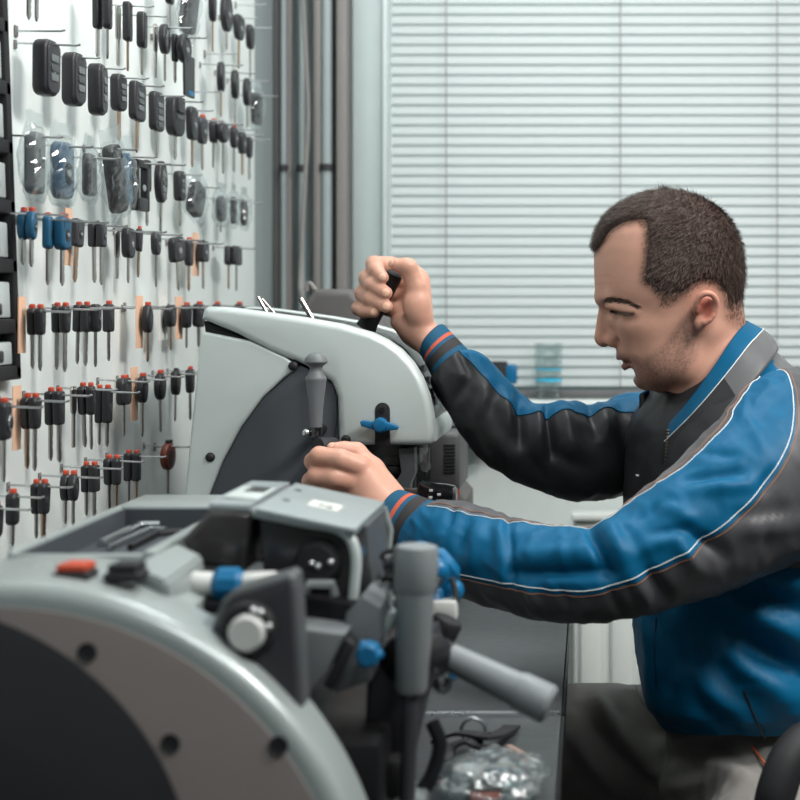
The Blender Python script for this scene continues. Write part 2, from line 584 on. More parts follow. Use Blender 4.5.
def plate(pts, t, bev, rot, at, x0=0.0):
    b = bmesh.new()
    n = len(pts)
    mb = MB()
    mb.prism(pts, 'x', x0 - t / 2, x0 + t / 2, bev, 3)
    bmesh.ops.transform(mb.bm, matrix=Matrix.Translation(at) @ rot, verts=mb.bm.verts)
    return mb

ROWS = ['top', 'second', 'third', 'fourth', 'fifth', 'sixth', 'seventh', 'lowest']
KEYS = []
def K(row, x0, y0, x1, y1, kind='taper', blade=None, n_blade=1, tab=None, card=None, c='black', look=None, badge=False, off=.034, lean=0, hookx=True, buttons=0, pin=True):
    KEYS.append(dict(row=row, x0=x0, y0=y0, x1=x1, y1=y1, kind=kind, blade=blade, nb=n_blade, tab=tab, card=card, c=c, look=look, badge=badge, off=off,
                     lean=lean, hook=hookx, buttons=buttons))
# row 0 (top)
K(0, 205, -8, 220, 21, 'taper', 52)
K(0, 220, -6, 233, 32, 'oval', 50, badge=True)
K(0, 232, 15, 246, 40, 'taper', 69, c='black', badge=True)
K(0, 244, 25, 256, 49, 'taper', 78)
K(0, 180, -14, 204, 37, 'fob', None, look='bagged', lean=-18)
K(0, 161, -26, 178, 4, 'taper', 30)
# row 1
K(1, 24, -38, 42, -6, 'taper', 22, n_blade=2)
K(1, 92, -12, 103, 29, 'fob', 58)
K(1, 101, -12, 114, 29, 'fob', 59, off=.046)
K(1, 121, 2, 134, 41, 'rect', 71, look='grey')
K(1, 135, 12, 149, 48, 'fob', 75)
K(1, 157, 24, 172, 54, 'oval', 81, look='ring')
K(1, 171, 34, 179, 62, 'taper', 83)
K(1, 177, 34, 191, 63, 'oval', 84, badge=True, off=.046)
K(1, 183, 56, 195, 97, 'card', None, look='card', off=.05, hookx=False)
K(1, 214, 62, 228, 92, 'oval', 117, look='ring')
K(1, 229, 70, 241, 99, 'oval', 123, look='ring')
K(1, 242, 78, 252, 106, 'oval', 128, look='ring')
K(1, 251, 93, 262, 125, 'fob', None, look='bagged')
# row 2: fobs
K(2, 33, 40, 59, 96, 'fob', None, buttons=3, badge=True, look='big')
K(2, 62, 53, 85, 106, 'fob', None, buttons=3, look='big')
K(2, 86, 64, 108, 115, 'fob', None, buttons=3, look='big')
K(2, 110, 74, 127, 111, 'fob', 141, buttons=3)
K(2, 128, 82, 147, 121, 'rect', 153, buttons=3)
K(2, 148, 92, 165, 131, 'rect', 158, buttons=4)
K(2, 166, 98, 185, 136, 'fob', 160, buttons=2, look='lug')
K(2, 185, 107, 199, 140, 'shield', 167, badge=True)
K(2, 196, 117, 208, 144, 'taper', 170, tab='orange', badge=True, c='charcoal')
K(2, 208, 121, 219, 143, 'taper', 168, tab='orange')
K(2, 215, 122, 231, 143, 'oval', 174, off=.046)
K(2, 229, 127, 239, 148, 'taper', 172, tab='orange', badge=True)
K(2, 237, 132, 247, 154, 'taper', 175, badge=True)
K(2, 246, 137, 253, 158, 'taper', 180)
# row 3: bags
K(3, 23, 132, 47, 194, 'fob', None, look='bagged', c='grey', buttons=2)
K(3, 49, 142, 75, 199, 'fob', None, look='bagged', c='slate', badge=True)
K(3, 79, 154, 100, 196, 'rect', None, look='bagged', c='charcoal')
K(3, 101, 145, 121, 214, 'fob', None, look='bagged', lean=14)
K(3, 121, 153, 131, 205, 'fob', None, look='bagged', c='keyblue', lean=6)
K(3, 129, 160, 151, 211, 'rect', None, look='frame', badge=True)
K(3, 142, 160, 152, 192, 'fob', 226, off=.028)
K(3, 152, 161, 170, 203, 'oval', 234, look='ring', buttons=4)
K(3, 173, 171, 186, 201, 'fob', 226, buttons=3)
K(3, 186, 184, 211, 218, 'fob', None, look='bagged', lean=-20)
K(3, 214, 196, 228, 222, 'oval', 232, look='bagged', c='charcoal')
K(3, 229, 197, 238, 224, 'taper', None, look='bagged', badge=True)
K(3, 239, 200, 249, 226, 'oval', None, look='bagged')
# row 4: blue keys
K(4, 17, 211, 38, 240, 'oval', 267, n_blade=2, c='keyblue', badge=True, tab='orange', look='bluefirst')
K(4, 41, 216, 55, 249, 'fob', 285, c='keyblue', tab='orange')
K(4, 53, 217, 72, 250, 'fob', 286, c='keyblue', tab='orange', badge=True, off=.046)
K(4, 71, 219, 85, 247, 'rect', 283, c='charcoal', badge=True, card='beige', lean=-6)
K(4, 89, 223, 106, 247, 'rect', 285, n_blade=2, c='charcoal', badge=True)
K(4, 120, 228, 137, 258, 'shield', 283, badge=True)
K(4, 135, 229, 144, 252, 'taper', 278, tab='orange', lean=-8)
K(4, 149, 232, 163, 255, 'taper', 287, c='charcoal', badge=True)
K(4, 168, 237, 184, 262, 'rect', 291, badge=True, lean=5)
K(4, 184, 240, 194, 266, 'taper', 291, tab='orange')
K(4, 197, 241, 209, 262, 'rect', 289, card='beige', badge=True)
K(4, 223, 246, 242, 265, 'wide', 291, n_blade=2, look='double')
# row 5: level with the machine's top
K(5, 26, 308, 46, 335, 'taper', 371, n_blade=2, tab='orange', card='beige', look='double')
K(5, 52, 306, 70, 333, 'taper', 372, n_blade=2, tab='orange', look='double')
K(5, 76, 305, 89, 332, 'rect', 366, n_blade=2, tab='orange', lean=-4)
K(5, 88, 304, 103, 332, 'fob', 367, off=.046, badge=True)
K(5, 102, 304, 115, 332, 'rect', 361, tab='orange')
K(5, 141, 305, 154, 333, 'oval', 362, card='beige', tab='orange')
K(5, 163, 305, 178, 327, 'shield', 350, card='white')
K(5, 180, 305, 193, 328, 'shield', 348, card='beige', tab='orange')
K(5, 193, 304, 205, 327, 'rect', 347, tab='orange', off=.046)
K(5, 212, 304, 222, 326, 'taper', 340, tab='orange')
K(5, 234, 304, 244, 325, 'taper', 338, tab='orange')
# row 6
K(6, -6, 402, 14, 440, 'rect', 482, tab='orange', badge=True, look='ringbadge')
K(6, 19, 397, 43, 429, 'taper', 471, n_blade=2, tab='orange', card='beige', look='double')
K(6, 46, 391, 63, 425, 'shield', 463, n_blade=2, tab='orange', look='double')
K(6, 77, 386, 96, 415, 'taper', 450, n_blade=2, tab='orange', lean=5)
K(6, 95, 388, 112, 423, 'shield', 447, n_blade=2, tab='orange', look='double', lean=-3)
K(6, 115, 378, 133, 405, 'rect', 436, tab='orange')
K(6, 136, 376, 149, 403, 'oval', 437, card='beige', tab='orange')
K(6, 153, 373, 167, 400, 'oval', 432, tab='orange')
K(6, 169, 371, 183, 395, 'taper', 421, tab='black', lean=-5)
K(6, 185, 369, 195, 393, 'taper', 420, tab='orange')
# row 7 (lowest)
K(7, -14, 505, 4, 538, 'taper', 570, tab='orange')
K(7, 4, 493, 21, 525, 'fob', 546, tab='orange')
K(7, 29, 483, 51, 514, 'taper', 541, n_blade=2, tab='orange', look='double')
K(7, 58, 474, 81, 501, 'oval', 526, n_blade=2, tab='orange', look='double')
K(7, 82, 465, 98, 492, 'rect', 518, n_blade=2, tab='orange')
K(7, 103, 458, 122, 485, 'taper', 512, n_blade=2, tab='orange')
K(7, 124, 453, 141, 481, 'rect', 508, n_blade=2, tab='orange')
K(7, 160, 443, 176, 470, 'oval', 494, tab='black', c='brown')

two = []
for k in KEYS:
    if k['nb'] == 2:
        a, b_ = dict(k), dict(k)
        a.update(nb=1, off=k['off'] - .0052, hook=False, badge=False, dbl=True, look=None, blade=k['blade'] - 2)
        b_.update(nb=1, off=k['off'] + .0050, card=None, dbl=True, look=None if k['look'] == 'double' else k['look'])
        two += [a, b_]
    else:
        two.append(dict(k, dbl=False))
KEYS = two
CM = {'black': M_black, 'charcoal': M_black2, 'grey': M_grip, 'slate': mat('slate_blue_plastic', (70, 92, 112), 0.35), 'keyblue': M_keyblue, 'brown': M_brown}
M_badge = mat('dull_badge', (150, 154, 156), 0.4, 0.5)
CN = {'black': 'black', 'charcoal': 'charcoal', 'grey': 'grey', 'slate': 'slate', 'keyblue': 'blue', 'brown': 'red-brown'}
SN = {'taper': 'tapered', 'rect': 'squarish', 'fob': 'long rounded', 'oval': 'oval', 'shield': 'shield-shaped', 'wide': 'wide', 'card': 'flat card'}
GR = ['keys on the top row', 'keys on the second row', 'key fobs on the third row', 'keys and bags on the fourth row', 'keys on the fifth row',
      'keys on the sixth row', 'keys on the seventh row', 'keys on the lowest row']
nhook = 0
for r in range(8):
    row = sorted([k for k in KEYS if k['row'] == r], key=lambda k: ((k['x0'] + k['x1']) / 2, k['off']))
    for i, k in enumerate(row):
        px, off = (k['x0'] + k['x1']) / 2, k['off']
        top, d = at_wall(px + ((-4 if off < .031 else 4) if k['dbl'] else 0), k['y0'], off)
        h = (k['y1'] - k['y0']) * d / F
        cs, sn = F / math.hypot(F, CX - px), (CX - px) / math.hypot(F, CX - px)
        wpx = (k['x1'] - k['x0']) * d / F
        T = {'card': .003, 'fob': .0145, 'oval': .010, 'rect': .0105, 'taper': .0095, 'shield': .0105, 'wide': .010}[k['kind']]
        if k['kind'] == 'fob' and k['look'] == 'big': T = .017
        if k['kind'] != 'card': T = min(T, wpx * .62)
        if k['dbl']: T = min(T, .0092)
        wpx2 = wpx - (.0102 * cs if k['dbl'] else 0)
        W = max(.016, min(.042, (wpx2 - T * cs) / (sn / cs) * 1.0))
        rng = random.Random(r * 100 + i)
        yaw = math.radians(rng.uniform(-9, 9))
        M_ = Matrix.Rotation(yaw, 3, 'Z') @ Matrix.Rotation(math.radians(k['lean'] + rng.uniform(-2, 2)), 3, 'X')
        R4 = M_.to_4x4()
        col = CN[k['c']]
        what = {'big': 'button fob', None: 'key head'}.get(k['look'], 'key head')
        adj = SN[k['kind']]
        extra = ''
        if k['look'] == 'bagged': what = 'fob in a clear bag'
        elif k['look'] == 'ring': what = 'ringed key'
        elif k['look'] == 'frame': what = 'open key case'
        elif k['look'] == 'card': what = 'key card'; adj = 'flat'
        elif k['dbl']: what = 'paired key'
        elif k['blade']: what = 'key'
        if k['tab'] == 'orange' and k['look'] != 'bagged': extra = ' with orange tab'
        elif k['badge'] and k['look'] != 'bagged': extra = ' with badge'
        pos = f'{ORD[i + 1]} from the rack in the {ROWS[r]} row'
        lab = f'{col} {adj} {what}{extra}, {pos}'
        name = {'fob in a clear bag': 'key_fob', 'button fob': 'key_fob', 'key card': 'key_card', 'open-framed key case': 'key_case'}.get(what, 'car_key')
        t = thing(name, lab, 'key card' if name == 'key_card' else 'key fob' if name == 'key_fob' else 'key', top, GR[r])
        m = CM[k['c']]
        zt = Vector((0, 0, 0))
        dbl = False
        spots = [-.0052, .0050] if dbl else [0]
        for si, xo in enumerate(spots):
            pts = outline(k['kind'], W, h)
            if k['look'] == 'ring':
                # thick rim with a sunken middle
                mb = plate(pts, T, T * .3, R4, top, xo)
                mb.build('key_head', m, t)
                inner = [(y * .62, -h / 2 + (z + h / 2) * .62) for y, z in pts]
                plate(inner, T * 1.06, .0006, R4, top, xo).build('inset', M_gloss if k['c'] == 'black' else M_black2, t)
            elif k['look'] == 'frame':
                mb = MB()
                for (ya, za, yb, zb) in ((-.5, -1, -.28, 0), (.28, -1, .5, 0), (-.5, -.16, .5, 0), (-.5, -1, .5, -.74)):
                    q = MB().box((-T / 2, ya * W, za * h), (T / 2, yb * W, zb * h), .0018)
                    bmesh.ops.transform(q.bm, matrix=Matrix.Translation(top) @ R4, verts=q.bm.verts)
                    mb._merge(q.bm)
                mb.build('case_frame', m, t)
            elif k['kind'] == 'card':
                plate(rrect(W, h, .003, 4, 0, -h / 2), T, .0006, R4, top).build('card_body', m, t)
                plate(rrect(W * .5, h * .12, .001, 3, W * .15, -h * .9), T * 1.15, .0002, R4, top).build('chip', M_blue, t)
            else:
                plate(pts, T, min(T * .3, .0036), R4, top, xo).build('key_head', m, t)
                if k['look'] == 'big':
                    plate([(y * .86, -h / 2 + (z + h / 2) * .9) for y, z in pts], T * .5, .001, R4, top, T * .36).build('face_panel', M_black2, t)
            if k['look'] == 'lug':
                plate(rrect(W * .5, h * .42, .003, 4, 0, -h * .2), T * 1.5, .002, R4, top).build('lug', M_black2, t)
        face = T / 2 + (spots[-1])
        if k['look'] not in ('ring', 'frame', 'card', 'big') and not k['buttons']:
            plate(circle(W * .26, 16, 0, -h * .56, W * .3), .0008, .0002, R4, top, face).build('thumb_recess', M_black2 if k['c'] == 'black' else M_black, t)
        for bnum in range(k['buttons']):
            plate(rrect(W * .46, h * .13, .0015, 3, 0, -h * (.34 + .17 * bnum)), .0016, .0005, R4, top, T / 2 + (.0022 if k['look'] == 'big' else .0004)).build('button', M_midgrey if bnum % 2 else M_grip, t)
        if k['badge']:
            bw = W * (.34 if k['look'] == 'ringbadge' else .13)
            zb = -h * .55
            if k['look'] == 'ringbadge':
                pl = plate(circle(bw, 20, 0, zb), .0016, .0004, R4, top, face + .0012); pl.build('badge_ring', M_steel, t)
                pl = plate(circle(bw * .6, 20, 0, zb), .0018, .0004, R4, top, face + .0016); pl.build('badge', M_black, t)
            else:
                plate(circle(bw, 14, 0, zb, bw * .8), .001, .0003, R4, top, face + (.0016 if k['look'] == 'big' else .0008)).build('badge', M_badge, t)
        if k['tab']:
            plate(rrect(W * .36, .0085, .002, 3, W * .1, .0), T * .6, .001, R4, top, spots[-1]).build('tab', M_orange if k['tab'] == 'orange' else M_black, t)
        if k['blade']:
            L = (k['blade'] - k['y1']) * d / F
            bw = .0074
            for bi in range(k['nb']):
                xo = (spots[bi] if len(spots) == 2 else (0 if k['nb'] == 1 else (-.006 + .012 * bi)))
                yo = 0 if k['nb'] == 1 else (.002 - .004 * bi)
                L2 = L * (1 - .06 * (bi == 0 and k['nb'] == 2))
                pts = [(yo - bw / 2, -h + .004), (yo - bw / 2, -h - L2 + .004), (yo, -h - L2), (yo + bw / 2, -h - L2 + .005),
                       (yo + bw / 2, -h - L2 * .7), (yo + bw / 2 - .0012, -h - L2 * .62), (yo + bw / 2, -h - L2 * .5), (yo + bw / 2 - .001, -h - L2 * .4), (yo + bw / 2, -h - L2 * .3), (yo + bw / 2, -h + .004)]
                rr = Matrix.Rotation(math.radians(rng.uniform(-3, 3)), 4, 'Y')
                plate(pts[::-1], .0023, .0003, R4, top, xo).build('blade', M_brass if rng.random() < .25 else M_blade, t)
        # the card behind the key
        if k['card']:
            hz = h + (L * .42 if k['blade'] else 0)
            xt = top.x - T / 2 - (.012 if dbl else .004)
            cm = M_card if k['card'] == 'beige' else M_cardwhite
            ct = MB().box((xt - .0012, top.y - W / 2 - .006, top.z - hz - .004), (xt, top.y + W / 2 - .002, top.z + .012)).build('price_tag', cm)
            tag(ct, f'{"beige" if k["card"] == "beige" else "white"} card tag hanging behind key {ORD[i + 1]} from the rack, {ROWS[r]} row', 'tag', 'card tags behind the keys')
        # clear bag
        if k['look'] == 'bagged':
            bw2, bh = W * .5 + .011, h + .03
            rings = []
            nseg = 20
            lean = Matrix.Translation(top) @ R4
            for zi in range(nseg + 1):
                u = zi / nseg
                zz = .022 - u * bh
                fl = math.sin(PI * min(1, max(0, (u - .15) / .85))) ** .6 if u > .15 else 0
                ring = []
                for q in range(24):
                    a = 2 * PI * q / 24
                    yy = math.cos(a) * bw2 * (1.0 + .06 * math.sin(5 * u + q))
                    xx = math.sin(a) * (.0016 + (T / 2 + .005) * fl)
                    nn = noise.noise(Vector((xx * 90 + r * 3 + i, yy * 90, zz * 60)))
                    n2 = noise.noise(Vector((yy * 220 + i, zz * 160, r)))
                    ring.append(lean @ Vector((xx + nn * .0045 * fl + n2 * .0032 * fl, yy + nn * .003, zz + n2 * .003)))
                rings.append(ring)
            g = grid_mesh('clear_bag', rings, True, M_film, None, None, False, 40)
            tag(g, f'clear crinkled bag around the {col} fob, {pos}', 'plastic bag', 'clear bags on the key wall')
        # the hook
        if k['hook']:
            nhook += 1
            hy, hz = top.y, top.z - min(.006, h * .15)
            Lh = off + .030 + rng.uniform(-.004, .006)
            ht = thing('display_hook', f'thin steel hook carrying item {ORD[i + 1]} from the rack in the {ROWS[r]} row', 'hook', (XB, hy, hz), 'steel hooks on the key wall')
            MB().tube([(XB, hy, hz + .003), (XB + Lh, hy, hz), (XB + Lh + .004, hy, hz + .0012)], .00125, 8).build('rod', M_steel, ht)
            MB().box((XB, hy - .003, hz - .003), (XB + .0022, hy + .003, hz + .006), .0006).build('base_clip', M_profile, ht)

# hooks with nothing on them
for (px, py, lab) in ((15, 31, 'empty steel hook high on the board beside the rack'), (204, 54, 'empty steel hook on the second row, above the ringed keys'),
                      (124, 307, 'empty steel hook in the gap of the sixth row'), (154, 447, 'empty steel hook in the gap of the lowest row'),
                      (187, 92, 'empty steel hook under the flat key card'), (235, 5, 'empty steel hook at the far end of the top row')):
    p, d = at_wall(px, py, 0)
    ht = thing('display_hook', lab, 'hook', (XB, p.y, p.z), 'steel hooks on the key wall')
    MB().tube([(XB, p.y, p.z), (XB + .05, p.y, p.z), (XB + .054, p.y, p.z + .0012)], .00125, 8).build('rod', M_steel, ht)
    MB().box((XB, p.y - .004, p.z - .006), (XB + .0022, p.y + .004, p.z + .006), .0006).build('base_clip', M_profile, ht)

# grey blank keys hanging beside the others; the last only a grey key shape
for (x0, y0, x1, y1, b, lab) in ((115, 5, 121, 40, 68, 'bare grey key blank behind the third key of the second row'), (152, 24, 159, 52, 80, 'bare grey key blank beside the ringed oval key, second row'),
                                 (114, 230, 120, 258, 281, 'bare grey key blank beside the shield-shaped key of the fifth row'), (70, 386, 77, 414, 450, 'bare grey key shape in the middle of the seventh row')):
    top, d = at_wall((x0 + x1) / 2, y0, .02)
    h = (y1 - y0) * d / F
    t = thing('key_blank', lab, 'key', top, 'grey key blanks')
    plate(outline('taper', .018, h), .003, .0008, Matrix.Identity(4), top).build('key_head', M_blade, t)
    L = (b - y1) * d / F
    plate(rrect(.007, L, .001, 3, 0, -h - L / 2 + .003), .0024, .0003, Matrix.Identity(4), top).build('blade', M_blade, t)

# ------------------------------------------------------------------ black rack of small drawers at the near end of the board
xr = -0.60
def rackpt(px, py):
    d = F * (-xr) / (CX - px)
    return P(px, py, d)
yr1 = F * .60 / (CX - 22)            # far end
zt, zb = CAMZ - (-60 - CY) / F * yr1, CAMZ - (378 - CY) / F * yr1
rk = thing('drawer_rack', 'black rack of small drawers fixed on the near end of the key wall', 'rack', (xr, yr1 - .2, zb))
def tl(y, z): return y - (z - zb) * .095
fr = MB()
y0r = yr1 - .42
def slab(ya, yb_, za, zb2, xa, xb):
    q = MB().box((xa, ya, za), (xb, yb_, zb2), .002)
    for v in q.bm.verts: v.co.y = tl(v.co.y, v.co.z)
    return q.bm
fr._merge(slab(yr1 - .014, yr1, zb, zt, XB, xr))
fr._merge(slab(y0r, y0r + .012, zb, zt, XB, xr))
fr._merge(slab(y0r, yr1, zb, zt, XB, XB + .004))
ymid = [yr1 - .02 - .066 * k for k in range(1, 6)]
for ym in ymid:
    fr._merge(slab(ym - .006, ym, zb, zt, XB, xr))
bars = [378, 332, 273, 215, 157, 100, 40, -18, -60]
zs = [CAMZ - (b - CY) / F * yr1 for b in bars]
for z in zs:
    fr._merge(slab(y0r, yr1, z - .001, z + .014, XB, xr))
fr.build('rack_frame', M_rubber, rk)
M_draw = mat('frosted_drawer', (186, 194, 194), 0.3, var=0.12, vscale=18)
for za, zc in zip(zs, zs[1:]):
    for ci, (ya, yb_) in enumerate([(ymid[0], yr1 - .014)] + [(ymid[q_ + 1], ymid[q_] - .006) for q_ in range(4)] + [(y0r + .012, ymid[4] - .006)]):
        q = MB()
        q._merge(slab(ya + .002, yb_ - .002, za + .015, zc - .010, XB + .004, xr - .003))
        q.build('drawer', M_draw, rk)
        q = MB()
        q._merge(slab(ya + .022, yb_ - .028, za + .018, za + .030, xr - .005, xr - .001))
        q.build('drawer_pull', M_black2, rk)
# ------------------------------------------------------------------ silver key machine under the man's hands
Y2 = 1.85
def Q(px, py, d=Y2):
    p = P(px, py, d)
    return (p.x, p.z)
m2 = thing('key_cutting_machine', 'silver and slate key cutting machine the man is working at', 'key cutting machine', (-.345, 1.98, .75), None)
hood_px = [(201, 319), (203, 309), (207, 306.5), (225, 307), (250, 310), (300, 317), (340, 324), (370, 332.5), (386, 340), (400, 350), (412, 363), (421, 378), (428, 396), (432, 415), (434, 432), (433, 442), (429, 445.5),
           (341, 445.5), (337.5, 442), (337, 397), (331, 382), (318, 373), (304, 365), (270, 351), (235, 333)]
hood = [Q(*p) for p in hood_px]
def inset(poly, k):
    """shrink a polygon slightly towards its inside"""
    n = len(poly)
    A = sum(poly[i][0] * poly[(i + 1) % n][1] - poly[(i + 1) % n][0] * poly[i][1] for i in range(n))
    sg = 1 if A > 0 else -1
    out = []
    for i in range(n):
        a, b, c = Vector(poly[i - 1]), Vector(poly[i]), Vector(poly[(i + 1) % n])
        e1, e2 = (b - a).normalized(), (c - b).normalized()
        nn = Vector((-(e1.y + e2.y), e1.x + e2.x)) * sg
        if nn.length < 1e-6: nn = Vector((-e1.y, e1.x)) * sg
        nn.normalize()
        out.append((b.x + nn.x * k, b.y + nn.y * k))
    return out
# near cheek with the slot of the blue wing nut
b = bmesh.new()
cheek = MB()
def soft_prism(poly, y0, y1, r, steps=5):
    """a plate with a rounded near rim"""
    rings = []
    for j in range(steps + 1):
        a = PI / 2 * j / steps
        k = r * (1 - math.sin(a))
        rings.append([(x, y0 + r * (1 - math.cos(a)), z) for x, z in inset(poly, k)])
    rings.append([(x, y1, z) for x, z in poly])
    return rings
rg = soft_prism(hood, Y2, Y2 + .032, .009)
ch = grid_mesh('side_cheek', rg, True, M_silver, m2, None, True, 40, True)
rg = soft_prism(hood, Y2 + .218, Y2 + .25, .003)
grid_mesh('side_cheek', rg, True, M_silver, m2, None, True, 40, True)
inner = inset(hood, .0025)
MB().prism(inner, 'y', Y2 + .032, Y2 + .218, .0015).build('top_panel', M_toppanel, m2)
# lower front lip of the hood
MB().prism([Q(431, 422), Q(434.5, 432), Q(433.5, 443), Q(429, 446), Q(405, 446), Q(408, 430)], 'y', Y2 + .02, Y2 + .235, .003).build('front_lip', M_silver, m2)
# display and keys on the glossy front
ft = MB()
for py, w in ((372, .02), (384, .012), (396, .012), (405, .012)):
    px = np.interp(py, [363, 378, 396, 415], [412, 421, 428, 432])
    x, z = Q(px, py)
    ft.box((x - .004, Y2 + .07, z - .006), (x - .0005, Y2 + .07 + w * 3, z + .006), .001)
ft.build('display', M_midgrey, m2)
# wing-nut slot
sl = [Q(375, 446), Q(375, 411)] + [Q(382.5 + 7.5 * math.cos(a), 410 + 7.5 * -math.sin(a)) for a in np.linspace(PI, 0, 9)] + [Q(390, 446)]
MB().prism(sl, 'y', Y2 - .0012, Y2 + .006, .0006).build('slot', M_rubber, m2)
xs, zs_ = Q(382, 410)
MB().cyl((xs, Y2 - .003, zs_), (xs, Y2, zs_), .0035, 8).build('slot_screw', M_darkmetal, m2)
wx, wz = Q(381.5, 424)
wn = MB().cyl((wx, Y2 - .02, wz), (wx, Y2, wz), .0085, 20, bev=.002)
wing = [Q(361.5, 421), Q(364, 419.5), Q(374, 421), Q(381, 416.5), Q(388, 421), Q(398, 424.5), Q(400, 426), Q(399, 429), Q(390, 429.5), Q(382, 432.5), Q(374, 428.5), Q(363, 425.5)]
wn.prism(wing, 'y', Y2 - .016, Y2 - .006, .002)
wn.build('wing_nut', M_blue, m2)
# lower cheek
lo_px = [(200, 333), (204, 332), (250, 341), (285, 357), (294, 364), (292.5, 371), (283, 378), (262, 397), (240, 427), (221, 462), (206, 500), (193, 545), (184, 632.5), (170, 632.5), (176, 560), (184, 490), (192, 410)]
rg = soft_prism([Q(*p) for p in lo_px], Y2 + .004, Y2 + .03, .004)
grid_mesh('lower_cheek', rg, True, M_silver, m2, None, True, 40, True)
# slate panel (round)
pan_px = [(292, 368), (300, 366), (318, 373.5), (331, 383), (336.5, 397), (337.5, 446), (337.5, 632.5), (184, 632.5), (193, 546), (206, 501), (221, 463), (240, 428), (262, 398), (283, 379)]
MB().prism([Q(*p) for p in pan_px], 'y', Y2 + .009, Y2 + .03, .0015).build('slate_panel', M_panel, m2)
cut = MB()
cp = [Q(322 + 0, 0)]
for k in range(1):
    pass
arc = [P(337 - 7 * (1 - math.cos(a)) * 2, 412 + 44 * math.sin(a), Y2 + .0085) for a in np.linspace(-.3, 1.2, 12)]
MB().tube(arc, .0006, 6).build('panel_seam', M_rubber, m2)
# body behind the cheeks, base
body_px = [(205, 325), (290, 350), (335, 380), (341, 628), (176, 628), (180, 520), (196, 340)]
MB().prism([Q(*p) for p in body_px], 'y', Y2 + .03, Y2 + .24, .004).build('body', M_midgrey, m2)
gap = MB().prism([Q(201.5, 321), Q(235, 335), Q(270, 353), (Q(304, 367)), Q(296, 372), Q(285, 360), Q(250, 344), Q(203, 334)], 'y', Y2 + .012, Y2 + .03, .001)
gap.build('gap_strip', M_rubber, m2)
MB().box((-.50, Y2 + .01, .7505), (-.2, Y2 + .25, .79), .006).build('base', M_midgrey, m2)
# screws on the cheeks
sc_ = MB()
for px, py in ((292.5, 366), (209.5, 457.5), (346, 439.5), (333, 369)):
    x, z = Q(px, py)
    y = Y2 + (.004 if px < 300 else 0)
    o = MB()
    o.lathe([(0, -.004), (.0026, -.004), (.0058, -.0015), (.006, .001), (0, .001)], (x, y, z), (0, 1, 0), 16)
    o.lathe([(0, -.0046), (.0018, -.0046), (.0018, -.003), (0, -.003)], (x, y, z), (0, 1, 0), 6)
    if px != 333:
        o.build('screw', M_rubber, m2)
    else:
        o.bm.free()
# mushroom lever on the near side
lv = MB()
hx, hz = Q(316, 437, 1.815)
s = 1.815 / F
prof = [(0, 0), (6 * s, 0), (6 * s, 10 * s)]
lv.lathe([(0, 0), (6.2 * s, 0), (6.2 * s, 11 * s), (0, 11 * s)], (hx, 1.815, hz), (0, 0, 1), 20)
lv.build('lever_ferrule', M_gloss, m2)
lv = MB()
pr = [(0, 10), (6.2, 10), (6.6, 20), (7.4, 32), (9, 46), (10.2, 56), (10.6, 57.5), (10.4, 59.5), (6.6, 65), (6, 68), (7.2, 71), (10.6, 73.5), (11.6, 75), (11, 78.5), (8.8, 81.5), (5.5, 83.8), (0, 84.8)]
lv.lathe([(r * s, h * s) for r, h in pr], (hx, 1.815, hz), (0, 0, 1), 32)
lv.build('lever_grip', M_grip, m2)
px_, pz_ = Q(306, 433, 1.81)
MB().ball((px_, 1.812, pz_), .0055, n=14).cyl((px_, 1.812, pz_), (px_ + .01, 1.815, pz_), .003, 10).build('lever_pin', M_steel, m2)
MB().cyl((hx, 1.815, hz + .006), (hx, Y2 + .012, hz + .006), .006, 16).build('lever_axle', M_darkmetal, m2)
# cutting head, spindle and clamp under the hood
ch_ = MB()
cx, cz = Q(392, 446, 1.9)
ch_.cyl((cx, 1.93, cz - .012), (cx, 1.93, cz + .01), .042, 28, bev=.002)
ch_.cyl((cx, 1.93, cz - .024), (cx, 1.93, cz - .012), .035, 28)
ch_.build('spindle_flange', M_midgrey, m2)
sp = MB()
sp.cyl((cx, 1.93, cz - .034), (cx, 1.93, cz - .024), .046, 28, bev=.002)
sp.cyl((cx, 1.93, cz - .085), (cx, 1.93, cz - .034), .027, 28)
sp.cyl((cx, 1.93, cz - .1), (cx, 1.93, cz - .085), .018, 20)
sp.build('chuck', M_rubber, m2)
br = [(401, 446), (417, 446), (418, 470), (413, 482), (411, 497), (394, 497), (396, 484), (404, 470)]
MB().prism([Q(*p, 1.9) for p in br], 'y', 1.87, 1.9, .002).build('bracket', M_midgrey, m2)
MB().prism([Q(p[0], p[1], 1.88) for p in [(422, 446), (432, 446), (432, 465), (429, 470), (425, 468), (422, 460)]], 'y', 1.85, 1.855, .001).build('chip_guard', M_acrylic, m2)
vz = MB()
x0, z0 = Q(396, 492, 1.88)
vz.box((x0 - .02, 1.86, z0 - .028), (x0 + .012, 1.94, z0 + .004), .002)
vz.box((x0 + .013, 1.87, z0 - .03), (x0 + .022, 1.9, z0 + .0), .001)
vz.build('vise_jaw', M_steel, m2)
vz2 = MB().box((x0 - .06, 1.86, .79), (x0 + .03, 1.99, z0 - .03), .004)
vz2.build('vise_body', M_darkmetal, m2)
kx, kz = Q(321, 447, 1.78)
MB().cyl((kx - .006, 1.79, kz - .002), (kx + .012, 1.81, kz - .004), .013, 20, bev=.003).cyl((kx, 1.8, kz - .004), (kx, 1.86, kz - .006), .006, 12).build('crank_knob', M_rubber, m2)
# steel probes sticking out of the top
for (ax, ay, bx, by, d, r) in ((258, 297, 268, 312, 1.98, .0022), (262, 299, 276, 312, 1.96, .0018), (300.5, 298.5, 314, 319, 1.95, .0034)):
    a, c = P(ax, ay, d), P(bx, by + 3, d)
    MB().cyl(a, c, r, 10).build('probe', M_blade, m2)
